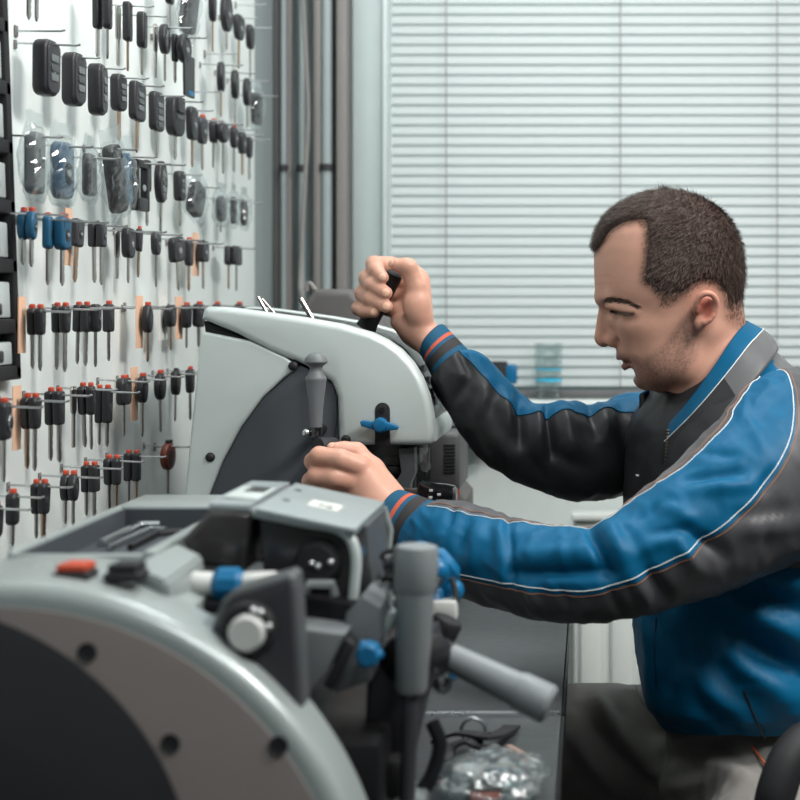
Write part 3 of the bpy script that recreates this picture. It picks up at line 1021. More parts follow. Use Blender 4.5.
# the lever the man grips
kn = MB()
a, c = P(395.5, 272, 1.935), P(366, 328, 1.945)
dirv = (c - a)
L = dirv.length
kn.lathe([(0, 0), (.008, .0005), (.0112, .003), (.0118, .008), (.0116, L * .5), (.0122, L * .9), (.014, L), (0, L)], a, dirv, 24)
kn.build('lever_knob', M_rubber, m2)
MB().cyl(P(368, 324, 1.945), P(352, 350, 1.95), .009, 14).build('lever_rod', M_steel, m2)

# black flip key held in the vise
fk = thing('flip_key', 'glossy black flip key held in the vise of the silver machine', 'key', P(438, 494, 1.87))
pts = [Q(*p, 1.87) for p in [(418.5, 483), (421, 481), (447, 483.5), (455, 485.5), (457.5, 489), (456.5, 500), (454, 504), (447, 503.5), (420, 500), (417.5, 497)]]
MB().prism(pts, 'y', 1.862, 1.876, .0025).build('key_body', M_gloss, fk)
for px, py in ((431, 490.5), (430.5, 497.5), (439, 494.5)):
    x, z = Q(px, py, 1.862)
    MB().box((x - .0024, 1.8605, z - .0016), (x + .0024, 1.863, z + .0016), .0006).build('button_mark', M_white, fk)
x, z = Q(454.5, 494, 1.862)
MB().box((x - .0022, 1.8608, z - .008), (x + .0022, 1.864, z + .008), .0008).build('metal_clip', M_steel, fk)
x, z = Q(417.5, 491, 1.87)
MB().box((x - .03, 1.868, z - .004), (x + .002, 1.8705, z + .004), .0004).build('blade', M_blade, fk)

# ------------------------------------------------------------------ dark machine farther along the bench
m3 = thing('key_machine', 'dark grey key machine on the bench behind the silver one', 'key machine', (-.33, 2.33, .75))
pp = [(-.47, .7515), (-.19, .7515), (-.19, .86), (-.25, .93), (-.30, 1.12), (-.365, 1.182), (-.42, 1.182), (-.465, 1.12)]
MB().prism(pp, 'y', 2.28, 2.45, .012, 3).build('housing', mat('dark_grey_housing', (84, 82, 82), 0.55), m3)
bx0, bz0 = Q(431, 478, 2.2)
bx1, bz1 = Q(464, 428, 2.2)
hb = MB().box((bx0, 2.13, bz0 - .012), (bx1, 2.279, bz1), .008, 3)
hb.build('motor_box', M_midgrey if False else mat('motor_grey', (78, 78, 80), 0.5), m3)
for k in range(9):
    z = bz1 - .02 - k * .0048
    MB().box((bx0 + .026, 2.1285, z), (bx0 + .042, 2.1302, z + .0022)).build('vent_slot', M_rubber, m3)
x, z = Q(448, 415, 2.25)
MB().box((x - .03, 2.2, bz1 + .001), (x + .025, 2.279, bz1 + .038), .006).build('top_cover', M_silver1, m3)
MB().tube(catmull([P(306, 291, 2.36), P(309, 283, 2.36), P(316, 291, 2.36)], 8), .004, 8).build('cable_gland', M_profile, m3)
x, z = Q(455, 486, 2.15)
MB().cyl((x, 2.15, z - .012), (x, 2.15, z + .006), .007, 14, bev=.002).cyl((x, 2.15, .7515), (x, 2.15, z - .012), .004, 10).build('orange_stud', M_orange, m3)

# ------------------------------------------------------------------ things on the window sill
zs0 = .9755
sb = thing('hand_clamp', 'black and blue plastic clamp standing on the window sill behind the raised sleeve', 'clamp', (P(505, 370, 2.955).x, 2.955, zs0))
x = P(500, 370, 2.955).x
MB().box((x - .02, 2.948, zs0), (x + .016, 2.962, zs0 + .074), .004).build('clamp_body', M_rubber, sb)
MB().box((x + .012, 2.946, zs0 + .03), (x + .034, 2.963, zs0 + .068), .004).build('clamp_jaw', M_blue, sb)
gx = P(549, 370, 2.95).x
gl = thing('drinking_glass', 'clear glass with two cyan bands standing on the window sill', 'glass', (gx, 2.925, zs0))
MB().lathe([(0, 0), (.024, 0), (.028, .11), (.0265, .11), (.0228, .004), (0, .004)], (gx, 2.925, zs0), (0, 0, 1), 28).build('glass_wall', M_acrylic, gl)
M_cyan = mat('cyan_band', (60, 190, 226), 0.4)
for z, h in ((.058, .0022), (.036, .005)):
    r = .024 + .004 * z / .11 + .0003
    MB().lathe([(r, z), (r + .0004, z), (r + .0004, z + h), (r, z + h), (r, z)], (gx, 2.925, zs0), (0, 0, 1), 28).build('cyan_band', M_cyan, gl)
cl = MB()
nx = P(478, 440, 2.93).x
rings = []
for i in range(12):
    u = i / 11
    z = zs0 + .006 - u * .098
    rings.append([(nx - .05 + .1 * k / 15, 2.930 + (.004 * math.sin(k * 1.3) * u) - (.0 if i else -.02), z + .004 * math.sin(k * .9)) for k in range(16)])
rings2 = [[(p[0], p[1] - .003, p[2]) for p in r] for r in rings]
nc = grid_mesh('cloth', rings + rings2[::-1], False, mat('navy_cloth', (22, 44, 66), 0.8), None, None, True, 180)
tag(nc, 'navy cloth hanging over the window sill behind the dark motor box', 'cloth')

# ------------------------------------------------------------------ big key machine in the foreground
YF = 1.00
m1 = thing('key_cutting_machine', 'large silver-grey key cutting machine with round dark side, nearest the camera', 'key cutting machine', (-.34, 1.15, .75))
AX, AZ, AR = P(0, 960, YF).x, P(0, 960, YF).z, 378 / F * YF
ZB_ = .7505
def arch(r, xl, n=40):
    """arch outline: flat left edge, round top and right flank, down to the bench"""
    a0 = math.asin((ZB_ - AZ) / r)
    a1 = math.acos(max(-1, (xl - AX) / r))
    pts = [(AX + r * math.cos(a), AZ + r * math.sin(a)) for a in np.linspace(a0, a1, n)]
    return pts + [(xl, ZB_)]
XL = -.505
out = arch(AR, XL)
def ring_plate(y0, r_round, y1):
    rings = []
    for j in range(7):
        a = PI / 2 * j / 6
        k = r_round * (1 - math.sin(a))
        rings.append([(x, y0 + r_round * (1 - math.cos(a)), z) for x, z in arch(AR - k, XL)])
    rings.append([(x, y1, z) for x, z in arch(AR, XL)])
    return rings
grid_mesh('side_shell', ring_plate(YF, .012, YF + .058), True, M_silver1, m1, None, True, 50, True)
# flat warm grey face plate set in the rim
face = arch(AR - .017, XL + .003)
MB().prism(face, 'y', YF - .0015, YF + .002, .0006).build('face_plate', M_sidegrey, m1)
# round dark disc
dx, dz, dr = P(-100, 900, YF).x, P(-100, 900, YF).z, 297 / F * YF
dpts = [(dx + dr * math.cos(a), dz + dr * math.sin(a)) for a in np.linspace(math.asin((ZB_ - dz) / dr) + .01, math.acos((XL + .006 - dx) / dr), 40)] + [(XL + .006, ZB_ + .002)]
MB().prism(dpts, 'y', YF - .004, YF - .0012, .001).build('side_disc', M_disc, m1)
for px, py in ((88, 652), (171, 743), (279, 745)):
    x, z = Q(px, py, YF)
    MB().lathe([(.0034, 0), (.0066, -.0012), (.0066, 0), (.0034, 0)], (x, YF - .0016, z), (0, 1, 0), 20).lathe([(0, -.0004), (.0038, -.0004), (.0038, .0004), (0, .0004)], (x, YF - .0014, z), (0, 1, 0), 16).build('screw_hole', M_rubber, m1)
# body behind the shell
MB().prism(arch(AR - .006, XL + .004), 'y', YF + .058, YF + .076, .001).build('second_shell', M_midgrey, m1)
MB().prism(arch(AR - .018, XL + .006), 'y', YF + .075, YF + .11, .001).build('inner_ring', M_grip, m1)
ztop = AZ + AR
MB().box((XL + .01, YF + .11, ZB_), (-.235, 1.45, ztop - .05), .006).build('body', M_midgrey, m1)
MB().box((-.30, YF + .11, ZB_), (-.155, 1.33, .83), .006).build('front_body', M_darkmetal, m1)
# top deck between shell and tray
zd = ztop - .003
dk = [(x, z) for x, z in arch(AR - .001, XL + .002) if x < -.27 and z > .9]
MB().prism(dk + [(XL + .002, .93), (dk[0][0], .93)], 'y', YF + .057, YF + .125, .001).build('top_deck', M_silver1, m1)
# tray
tx0, tx1, ty0, ty1, tzt = -.428, -.335, YF + .118, 1.46, ztop + .002
tr = MB()
tr.box((tx0 - .008, ty0, ztop - .045), (tx0, ty1, tzt), .004)
tr.box((tx1, ty0, ztop - .045), (tx1 + .012, ty1, tzt), .004)
tr.box((tx0 - .008, ty1 - .085, ztop - .045), (tx1 + .045, ty1, tzt), .004)
tr.box((tx0 - .001, ty0, ztop - .045), (tx1 + .001, ty0 + .008, tzt - .003), .002)
tr.build('tray_rim', M_silver1, m1)
ti = MB()
ti.box((tx0, ty0 + .008, ztop - .045), (tx1, ty1 - .085, ztop - .018), .001)
ti.box((tx0, ty0 + .008, ztop - .023), (tx0 + .003, ty1 - .085, tzt - .003))
ti.box((tx1 - .003, ty0 + .008, ztop - .023), (tx1, ty1 - .085, tzt - .003))
ti.box((tx0, ty1 - .088, ztop - .023), (tx1, ty1 - .085, tzt - .003))
ti.build('tray_liner', M_panel, m1)
# red and black push buttons
for px, py, m, nm, lab in ((75, 568, M_orange, 'push_button', 'orange-red push button'), (126, 580, M_rubber, 'push_button', 'black push button')):
    y = YF + .042
    x = (px - CX) / F * y
    o = MB().prism([(x - .010, y - .010), (x + .010, y - .010), (x + .0115, y + .010), (x - .0085, y + .010)], 'z', zd + .003, zd + .0095, .003).build(nm, m, m1)
    o['label'] = lab
    MB().box((x - .0125, y - .0125, zd - .003), (x + .013, y + .0125, zd + .0035), .002).build('button_collar', M_rubber, m1)
# wedge between tray and hood
wz = zd + .006
w = MB()
v = [P(129, 566, 1.06), P(176, 543, 1.13), P(203, 555, 1.12), P(166, 582, 1.05)]
b = bmesh.new()
tv = [b.verts.new(p) for p in v]
bv = [b.verts.new(Vector((p.x + .004, p.y, .93))) for p in v]
b.faces.new(tv); b.faces.new(bv[::-1])
for i in range(4): b.faces.new((tv[i], bv[i], bv[(i + 1) % 4], tv[(i + 1) % 4]))
bmesh.ops.recalc_face_normals(b, faces=b.faces[:])
bmesh.ops.bevel(b, geom=b.edges[:], offset=.002, segments=2, affect='EDGES')
w._merge(b)
w.build('sloping_cover', M_silver1, m1)
# blue and white spindle
a = P(196, 583, 1.10)
sp = MB().cyl((a.x - .006, 1.10, a.z), (a.x + .014, 1.10, a.z - .001), .0088, 20, bev=.002)
sp.cyl((a.x + .034, 1.10, a.z), (a.x + .06, 1.10, a.z + .001), .0078, 20, bev=.002)
sp.build('spindle', M_white, m1)
MB().lathe([(0, 0), (.009, 0), (.0125, .004), (.0125, .018), (.009, .022), (0, .022)], (a.x + .013, 1.10, a.z - .001), (1, 0, 0), 10).build('blue_collar', M_blue, m1)
MB().box((a.x - .02, 1.085, .93), (a.x + .06, 1.115, a.z - .011), .002).build('spindle_block', M_darkmetal, m1)
# bracket with the white end cap
bp = [Q(*p, 1.03) for p in [(209, 633), (222, 600), (232, 591), (240, 588), (289, 573), (295, 577), (297, 590), (303, 706), (297, 712)]]
br = MB().prism(bp, 'y', 1.03, 1.06, .004, 3)
br.build('bracket', M_midgrey, m1)
MB().prism(inset(bp, .004), 'y', 1.0285, 1.031, .001).build('bracket_face', M_black2, m1)
x, z = Q(249, 628, 1.03)
MB().lathe([(0, -.006), (.017, -.006), (.0195, -.002), (.0195, .001), (0, .001)], (x, 1.0285, z), (0, 1, 0), 28).build('bearing_ring', M_rubber, m1)
x, z = Q(247, 633, 1.02)
MB().lathe([(0, -.011), (.0105, -.011), (.0125, -.009), (.0125, 0), (0, 0)], (x, 1.026, z), (0, 1, 0), 28).build('end_cap', M_white, m1)
for px, py in ((253, 611), (260, 613), (268, 627)):
    x, z = Q(px, py, 1.02)
    MB().ball((x, 1.021, z), .0028, n=10).build('ball_stud', M_steel, m1)
# hood over the cutters, tilted towards the man
hd = empty('hood', (0, 0, 0))
hd.parent = m1
hd.location = -Vector(m1.location)
HY0, HY1 = 1.15, 1.31
fl = [P(209, 510, HY0), P(252, 513, HY0), P(350, 533, HY0), P(357, 560, HY0), P(352, 600, HY0), P(340, 614, HY0), P(262, 600, HY0), P(243, 572, HY0), P(196, 567, HY0), P(180, 541, HY0)]
fx = [(p.x, p.z) for p in fl]
def hoodsec(idx, y0, y1, m, nm, bev=.004):
    return MB().prism([fx[i] for i in idx], 'y', y0, y1, bev, 3).build(nm, m, hd)
topl, topm, topr = Vector(fx[0]), Vector(fx[1]), Vector(fx[2])
# left block, dark front, pale top
MB().prism([fx[0], fx[1], fx[7], fx[8], fx[9]], 'y', HY0, HY1, .006, 3).build('gear_cover', M_shield, hd)
def lid(p, q, y0, y1, th, m, nm):
    d_ = (Vector(q) - Vector(p)).normalized()
    n_ = Vector((-d_.y, d_.x))
    if n_.y < 0: n_ = -n_
    pts = [p, q, (q[0] + n_.x * th, q[1] + n_.y * th), (p[0] + n_.x * th, p[1] + n_.y * th)]
    return MB().prism(pts, 'y', y0, y1, .0025, 2).build(nm, m, hd)
lid((fx[0][0] - .002, fx[0][1] - .001), (fx[1][0] - .002, fx[1][1]), HY0 + .004, HY1 - .004, .006, M_hood, 'left_lid')
lid((fx[1][0] + .002, fx[1][1]), (fx[2][0] + .004, fx[2][1] - .001), HY0 - .002, HY1, .005, M_hood, 'right_lid')
# right block: smoked shield with a bright rounded rim
MB().prism([fx[1], fx[2], fx[3], fx[4], fx[5], fx[6]], 'y', HY0 + .012, HY1 - .01, .004, 3).build('smoked_shield', M_shield, hd)
rim = [Vector((p[0], HY0 + .006, p[1])) for p in (fx[1], ((fx[1][0] + fx[2][0]) / 2, (fx[1][1] + fx[2][1]) / 2 + .0), ((fx[2][0] * .9 + fx[1][0] * .1), fx[2][1] + .001), (fx[3][0] - .002, fx[3][1] + .004), (fx[4][0], fx[4][1]))]
MB().tube(catmull(rim, 30), .0042, 10).build('shield_rim', M_silver, hd)
MB().prism([(fx[2][0] + .001, fx[2][1]), (fx[2][0] + .006, fx[2][1] - .002), (fx[4][0] + .008, fx[4][1] - .01), (fx[4][0] - .001, fx[4][1] - .012)], 'y', HY0 + .05, HY1 + .001, .002).build('side_wall', M_midgrey, hd)
MB().tube([(fx[2][0] + .0035, HY1, fx[2][1] - .001), (fx[3][0] + .004, HY1, fx[3][1]), (fx[4][0] + .004, HY1, fx[4][1] - .01)], .003, 10).build('side_edge', M_silver1, hd)
def plate_on(px, py, w_, d_, m, nm, lift, th=.0008, seg=(1, 2)):
    """a thin plate lying on one of the sloping lids"""
    A_, B_2 = fx[seg[0]], fx[seg[1]]
    ev = Vector((B_2[0] - A_[0], 0, B_2[1] - A_[1])).normalized()
    nv = Vector((-ev.z, 0, ev.x))
    if nv.z < 0: nv = -nv
    p0 = Vector((A_[0], HY0, A_[1])) + nv * lift
    ray = Vector(((px - CX) / F, 1, -(py - CY) / F)); o = Vector((0, 0, CAMZ))
    c = o + ray * ((p0 - o).dot(nv) / ray.dot(nv))
    q = MB().box((-w_ / 2, -d_ / 2, 0), (w_ / 2, d_ / 2, th), .0003)
    R_ = Matrix(((ev.x, 0, nv.x), (0, 1, 0), (ev.z, 0, nv.z))).to_4x4()
    bmesh.ops.transform(q.bm, matrix=Matrix.Translation(c) @ R_, verts=q.bm.verts)
    return q.build(nm, m, hd)
plate_on(325, 506, .025, .03, M_cardwhite, 'label_plate', .0048)
plate_on(322, 505.5, .006, .009, M_hood, 'label_mark', .0054)
plate_on(330, 507.5, .005, .011, M_grip, 'label_mark', .0054)
plate_on(250, 493, .028, .07, M_silver, 'label_plate', .0058, .0008, (0, 1))
plate_on(258, 490, .016, .03, M_shield, 'display_window', .0064, .0008, (0, 1))
plate_on(286, 501, .006, .009, M_rubber, 'vent_hole', .0046)
plate_on(298, 491, .006, .009, M_rubber, 'vent_hole', .0046)
# cutter seen at the shield
x, z = Q(316, 565, HY0)
MB().lathe([(0, -.004), (.014, -.004), (.019, .004), (.019, .014), (0, .014)], (x, HY0 + .004, z), (0, 1, 0), 28).build('cutter_hub', M_rubber, m1)
for px, py in ((312, 563), (318, 566), (331, 562)):
    x2, z2 = Q(px, py, HY0)
    MB().ball((x2, HY0 - .001, z2), .0026, n=10).build('hub_stud', M_steel, m1)
MB().tube([P(306, 592, 1.13), P(309, 584, 1.13), P(332, 584, 1.13), P(335, 596, 1.13)], .0035, 10).build('guide_bar', M_steel, m1)
# carriage under the hood
cg = MB()
cg.prism([Q(*p, 1.12) for p in [(298, 622), (350, 628), (330, 668), (302, 700)]], 'y', 1.10, 1.20, .003)
cg.build('carriage_plate', M_grip, m1)
MB().prism([Q(*p, 1.13) for p in [(298, 598), (350, 606), (352, 632), (298, 626)]], 'y', 1.14, 1.30, .003).build('carriage_body', M_darkmetal, m1)
vb = MB()
vb.prism([Q(*p, 1.16) for p in [(346, 640), (352, 606), (368, 588), (386, 600), (388, 625), (376, 672), (342, 684), (336, 676)]], 'y', 1.13, 1.2, .003)
vb.build('vise_block', M_grip, m1)
MB().prism([Q(*p, 1.14) for p in [(352, 630), (360, 636), (338, 682), (330, 676)]], 'y', 1.11, 1.135, .002).build('vise_edge', M_rubber, m1)
MB().prism([Q(*p, 1.2) for p in [(368, 588), (378, 586), (392, 602), (386, 622)]], 'y', 1.17, 1.23, .002).build('vise_cheek', M_silver1, m1)
k = P(370, 652, 1.12)
bk = MB().lathe([(0, 0), (.007, 0), (.0095, .003), (.0095, .014), (.007, .017), (0, .017)], (k.x, 1.105, k.z), (0, 1, 0), 8)
for q in range(3):
    a = 2 * PI * q / 3
    bk.ball((k.x + .007 * math.cos(a), 1.112, k.z + .007 * math.sin(a)), .0045, n=8)
bk.build('blue_knob', M_blue, m1)
a, c = P(390, 636, 1.15), P(378, 618, 1.15)
MB().cyl(P(383, 632, 1.15), P(397, 612, 1.15), .005, 12, bev=.001).build('silver_pin', M_silver, m1)
MB().tube(catmull([P(383, 560, 1.2), P(388, 554, 1.2), P(400, 552, 1.2), P(412, 556, 1.22)], 14), .004, 8).build('curved_bar', M_darkmetal, m1)
MB().cyl(P(384, 566, 1.19), P(404, 563, 1.19), .009, 16, bev=.002).build('dark_roller', M_gloss, m1)
MB().tube([P(387, 582, 1.16), P(388, 604, 1.16), P(393, 612, 1.16)], .002, 8).build('wire_spring', M_steel, m1)
MB().cyl(P(385, 545 + 30, 1.24), P(430, 600, 1.24), .02, 18).build('cross_shaft', M_darkmetal, m1)
# column carrying the two levers
MB().prism([Q(*p, 1.19) for p in [(372, 640), (432, 636), (440, 668), (425, 700), (404, 790), (365, 792)]], 'y', 1.17, 1.25, .004).build('lever_column', M_black2, m1)
MB().cyl(P(398, 660, 1.16), P(436, 655, 1.2), .018, 20, bev=.003).build('lever_hub', M_darkmetal, m1)
# upright lever
def lever(a, c, prof, nm, m):
    return MB().lathe(prof, a, c - a, 28).build(nm, m, m1)
s = 1.14 / F
a, c = P(407, 800, 1.14), P(417, 545, 1.14)
L = (c - a).length
MB().lathe([(0, 0), (8 * s, 0), (8.5 * s, L * .42), (0, L * .42)], a, c - a, 18).build('lever_stem', M_black2, m1)
MB().lathe([(0, L * .42), (13 * s, L * .421), (16 * s, L * .44), (19.5 * s, L * .81), (20 * s, L * .82), (21.5 * s, L * .83), (22 * s, L * .975), (20.5 * s, L * .995), (17 * s, L), (0, L)], a, c - a, 30).build('upright_grip', M_grip1, m1)
# slanted lever
s = 1.19 / F
a, c = P(437, 651, 1.2), P(551, 706, 1.18)
L = (c - a).length
MB().lathe([(0, -4 * s), (8 * s, -4 * s), (8 * s, 4 * s), (15 * s, 4 * s), (15 * s, 14 * s), (0, 14 * s)], a, c - a, 20).build('lever_ferrule', M_darkmetal, m1)
MB().lathe([(0, 12 * s), (14 * s, 12 * s), (17 * s, L * .68), (18 * s, L * .7), (19.5 * s, L * .73), (20 * s, L * .97), (17 * s, L), (0, L)], a, c - a, 30).build('slanted_grip', M_grip1, m1)
# blue star knob beyond the upright lever
kb = MB()
kc = P(436, 572, 1.32)
ax = Vector((.75, .25, .62)).normalized()
ux = ax.orthogonal().normalized(); wx_ = ax.cross(ux)
kb.lathe([(0, -.014), (.014, -.014), (.018, -.010), (.018, .012), (.012, .018), (0, .018)], kc, ax, 20)
for q in range(4):
    an = 2 * PI * q / 4 + .5
    kb.ball(kc + (ux * math.cos(an) + wx_ * math.sin(an)) * .021, .0115, (1, 1, 1), 12)
kb.build('star_knob', M_blue, m1)
MB().cyl(kc, P(436, 612, 1.3), .007, 12).build('knob_screw', M_blue, m1)
MB().box(P(432, 610, 1.3) - Vector((.012, .008, .009)), P(446, 610, 1.3) + Vector((.01, .01, .009)), .003).build('white_stop', M_white, m1)
MB().cyl(P(449, 618, 1.28), P(440, 637, 1.28), .0135, 18, bev=.004).build('black_knob', M_rubber, m1)
MB().tube([P(452, 578, 1.3), P(456, 596, 1.3), P(454, 612, 1.3)], .0028, 8).build('bent_wire', M_steel, m1)
MB().ball(P(453, 676, 1.24), .004, n=10).build('blue_stud', M_blue, m1)
MB().tube(catmull([P(430, 662, 1.2), P(434, 682, 1.2), P(445, 690, 1.2), P(449, 678, 1.2)], 12), .0035, 8).build('curved_spring', M_grip, m1)
# lower ring guard and foot rail
MB().tube(catmull([P(432, 722, 1.2), P(440, 745, 1.2), P(432, 775, 1.2), P(421, 792, 1.2)], 14), [.006] * 14, 8).build('cable_loop', M_rubber, m1)
MB().box((P(368, 795, 1.19).x, 1.17, .7515), (P(428, 795, 1.19).x, 1.215, P(400, 790, 1.19).z), .003).build('foot_rail', M_silver1, m1)
MB().cyl(P(395, 756, 1.16), P(395, 795, 1.16), .012, 16, bev=.004).build('black_post', M_rubber, m1)

# allen keys in the tray
zt_ = ztop - .0145
def allen(p, q, e, r, lab, m):
    o = MB().tube([p, q + (p - q).normalized() * .006, q, q + (e - q).normalized() * .006, e], r, 6).build('hex_key', m)
    tag(o, lab, 'hex key', 'hex keys in the tray')
def tp(px, py):
    d = (CAMZ - zt_) * F / (py - CY)
    v = P(px, py, d)
    return v
allen(tp(101, 543), tp(140, 524), tp(160, 524), .0032, 'thickest bright hex key lying in the tray, nearest the key wall', M_steel)
allen(tp(108, 548), tp(150, 528), tp(166, 529), .0024, 'thinner bright hex key lying in the middle of the tray', M_steel)
allen(tp(130, 547), tp(158, 533), tp(178, 531), .0028, 'blackened hex key lying in the tray, nearest the hood', M_darkmetal)

# ------------------------------------------------------------------ bag and straps on the near worktop
zb0 = .7505
bg_ = bmesh.new()
bmesh.ops.create_icosphere(bg_, subdivisions=5, radius=1)
c = P(491, 778, 1.225)
for v in bg_.verts:
    n_ = noise.noise(v.co * 2.3 + Vector((3, 1, 7)))
    r_ = abs(noise.noise(v.co * 4.5 + Vector((9, 2, 1))))
    k = 1 + .22 * n_ - .22 * r_ + .05 * noise.noise(v.co * 11)
    co = Vector((v.co.x * .047 * k, v.co.y * .062 * k, v.co.z * .017 * k))
    v.co = Vector((c.x + co.x, 1.235 + co.y, max(zb0 + .0006, zb0 + .0145 + co.z)))
q = MB(); q._merge(bg_)
o = q.build('plastic_bag', clear_film('crumpled_film', (215, 225, 226), 0.55, 0.16), None, True, 180)
tag(o, 'crumpled clear plastic bag lying on the worktop beside the foreground machine', 'plastic bag')
x = P(487, 789, 1.21).x
o = MB().box((x - .012, 1.19, zb0 + .008), (x + .012, 1.202, zb0 + .014), .002).build('tag', M_orange)
tag(o, 'small orange tab inside the clear plastic bag', 'tag')
o = MB().box((x - .018, 1.215, zb0 + .003), (x + .012, 1.235, zb0 + .015), .003).build('key_fob', M_rubber)
tag(o, 'black fob inside the clear plastic bag on the worktop', 'key fob')
def strap(pts, w_, lab, m, nm='strap', cat='strap', th=.003):
    pts = catmull(pts, 30)
    rings = []
    for i, p in enumerate(pts):
        t = Vector(pts[min(i + 1, 29)]) - Vector(pts[max(i - 1, 0)])
        s_ = Vector((-t.y, t.x, 0))
        s_.normalize()
        p = Vector(p)
        rings.append([p + s_ * w_, p + s_ * w_ + Vector((0, 0, th)), p - s_ * w_ + Vector((0, 0, th)), p - s_ * w_])
    o = grid_mesh(nm, rings, True, m, None, None, True, 40, True)
    tag(o, lab, cat)
def bp_(px, py, dz=0):
    d = (CAMZ - zb0 - dz) * F / (py - CY)
    return P(px, py, d)
strap([bp_(436, 742, .001), bp_(460, 735, .012), bp_(490, 738, .02), bp_(505, 733, .006), bp_(512, 728, .001)], .008, 'black strap lying on the worktop behind the clear bag', M_rubber)
strap([bp_(440, 762, .001), bp_(452, 750, .008), bp_(470, 742, .016), bp_(484, 748, .012), bp_(508, 752, .002)], .010, 'second black strap curled in front of the first, against the bag', M_black)
strap([bp_(508, 748, .002), bp_(524, 757, .001), bp_(540, 766, .001)], .003, 'thin brown cord end lying beside the clear bag', mat('tan_cord', (136, 116, 106), 0.7), 'cord', 'cord')
o = MB().tube([bp_(473, 731, .012) + Vector((.011 * math.cos(a), .002, .011 * math.sin(a))) for a in np.linspace(0, 2 * PI, 24, endpoint=False)], .0018, 8, closed=True).build('metal_ring', M_steel)
tag(o, 'bright metal ring standing among the black straps', 'ring')
# ------------------------------------------------------------------ smooth-union body builder
class Body:
    """rounded shapes melted into one another; turned into ONE continuous surface"""
    def __init__(s):
        s.ops = []
    def cap(s, a, b, ra, rb=None, k=.006, sub=False):
        rb = ra if rb is None else rb
        a, b = np.array(a, float), np.array(b, float)
        lo, hi = np.minimum(a, b) - max(ra, rb), np.maximum(a, b) + max(ra, rb)
        s.ops.append(('cap', a, b, ra, rb, k, sub, lo, hi))
    def ell(s, c, r, k=.006, R=None, sub=False):
        c, r = np.array(c, float), np.array(r, float)
        R_ = np.eye(3) if R is None else np.array(R)
        m = r.max()
        s.ops.append(('ell', c, r, R_, None, k, sub, c - m, c + m))
    def fn(s, f, lo, hi, k=.006, sub=False):
        s.ops.append(('fn', f, None, None, None, k, sub, np.array(lo, float), np.array(hi, float)))
    def __call__(s, p):
        d = np.full(len(p), 1.0)
        plo, phi = p.min(0), p.max(0)
        for (t, A, B, C, D, k, sub, lo, hi) in s.ops:
            gap = np.maximum(0, np.maximum(lo - phi, plo - hi))
            if np.linalg.norm(gap) > .055:
                continue
            if t == 'cap':
                ab = B - A
                L = max(1e-12, ab @ ab)
                u = np.clip((p - A) @ ab / L, 0, 1)
                q = p - A - u[:, None] * ab
                e = np.sqrt((q * q).sum(1)) - (C + (D - C) * u)
            elif t == 'ell':
                q = (p - A) @ C
                k0 = np.sqrt(((q / B) ** 2).sum(1))
                k1 = np.sqrt(((q / (B * B)) ** 2).sum(1)) + 1e-9
                e = k0 * (k0 - 1) / k1
            else:
                e = A(p)
            if sub:
                h = np.clip(.5 - .5 * (d + e) / k, 0, 1)
                d = d * (1 - h) - e * h + k * h * (1 - h)
            else:
                h = np.clip(.5 + .5 * (e - d) / k, 0, 1)
                d = d * h + e * (1 - h) - k * h * (1 - h)
        return d

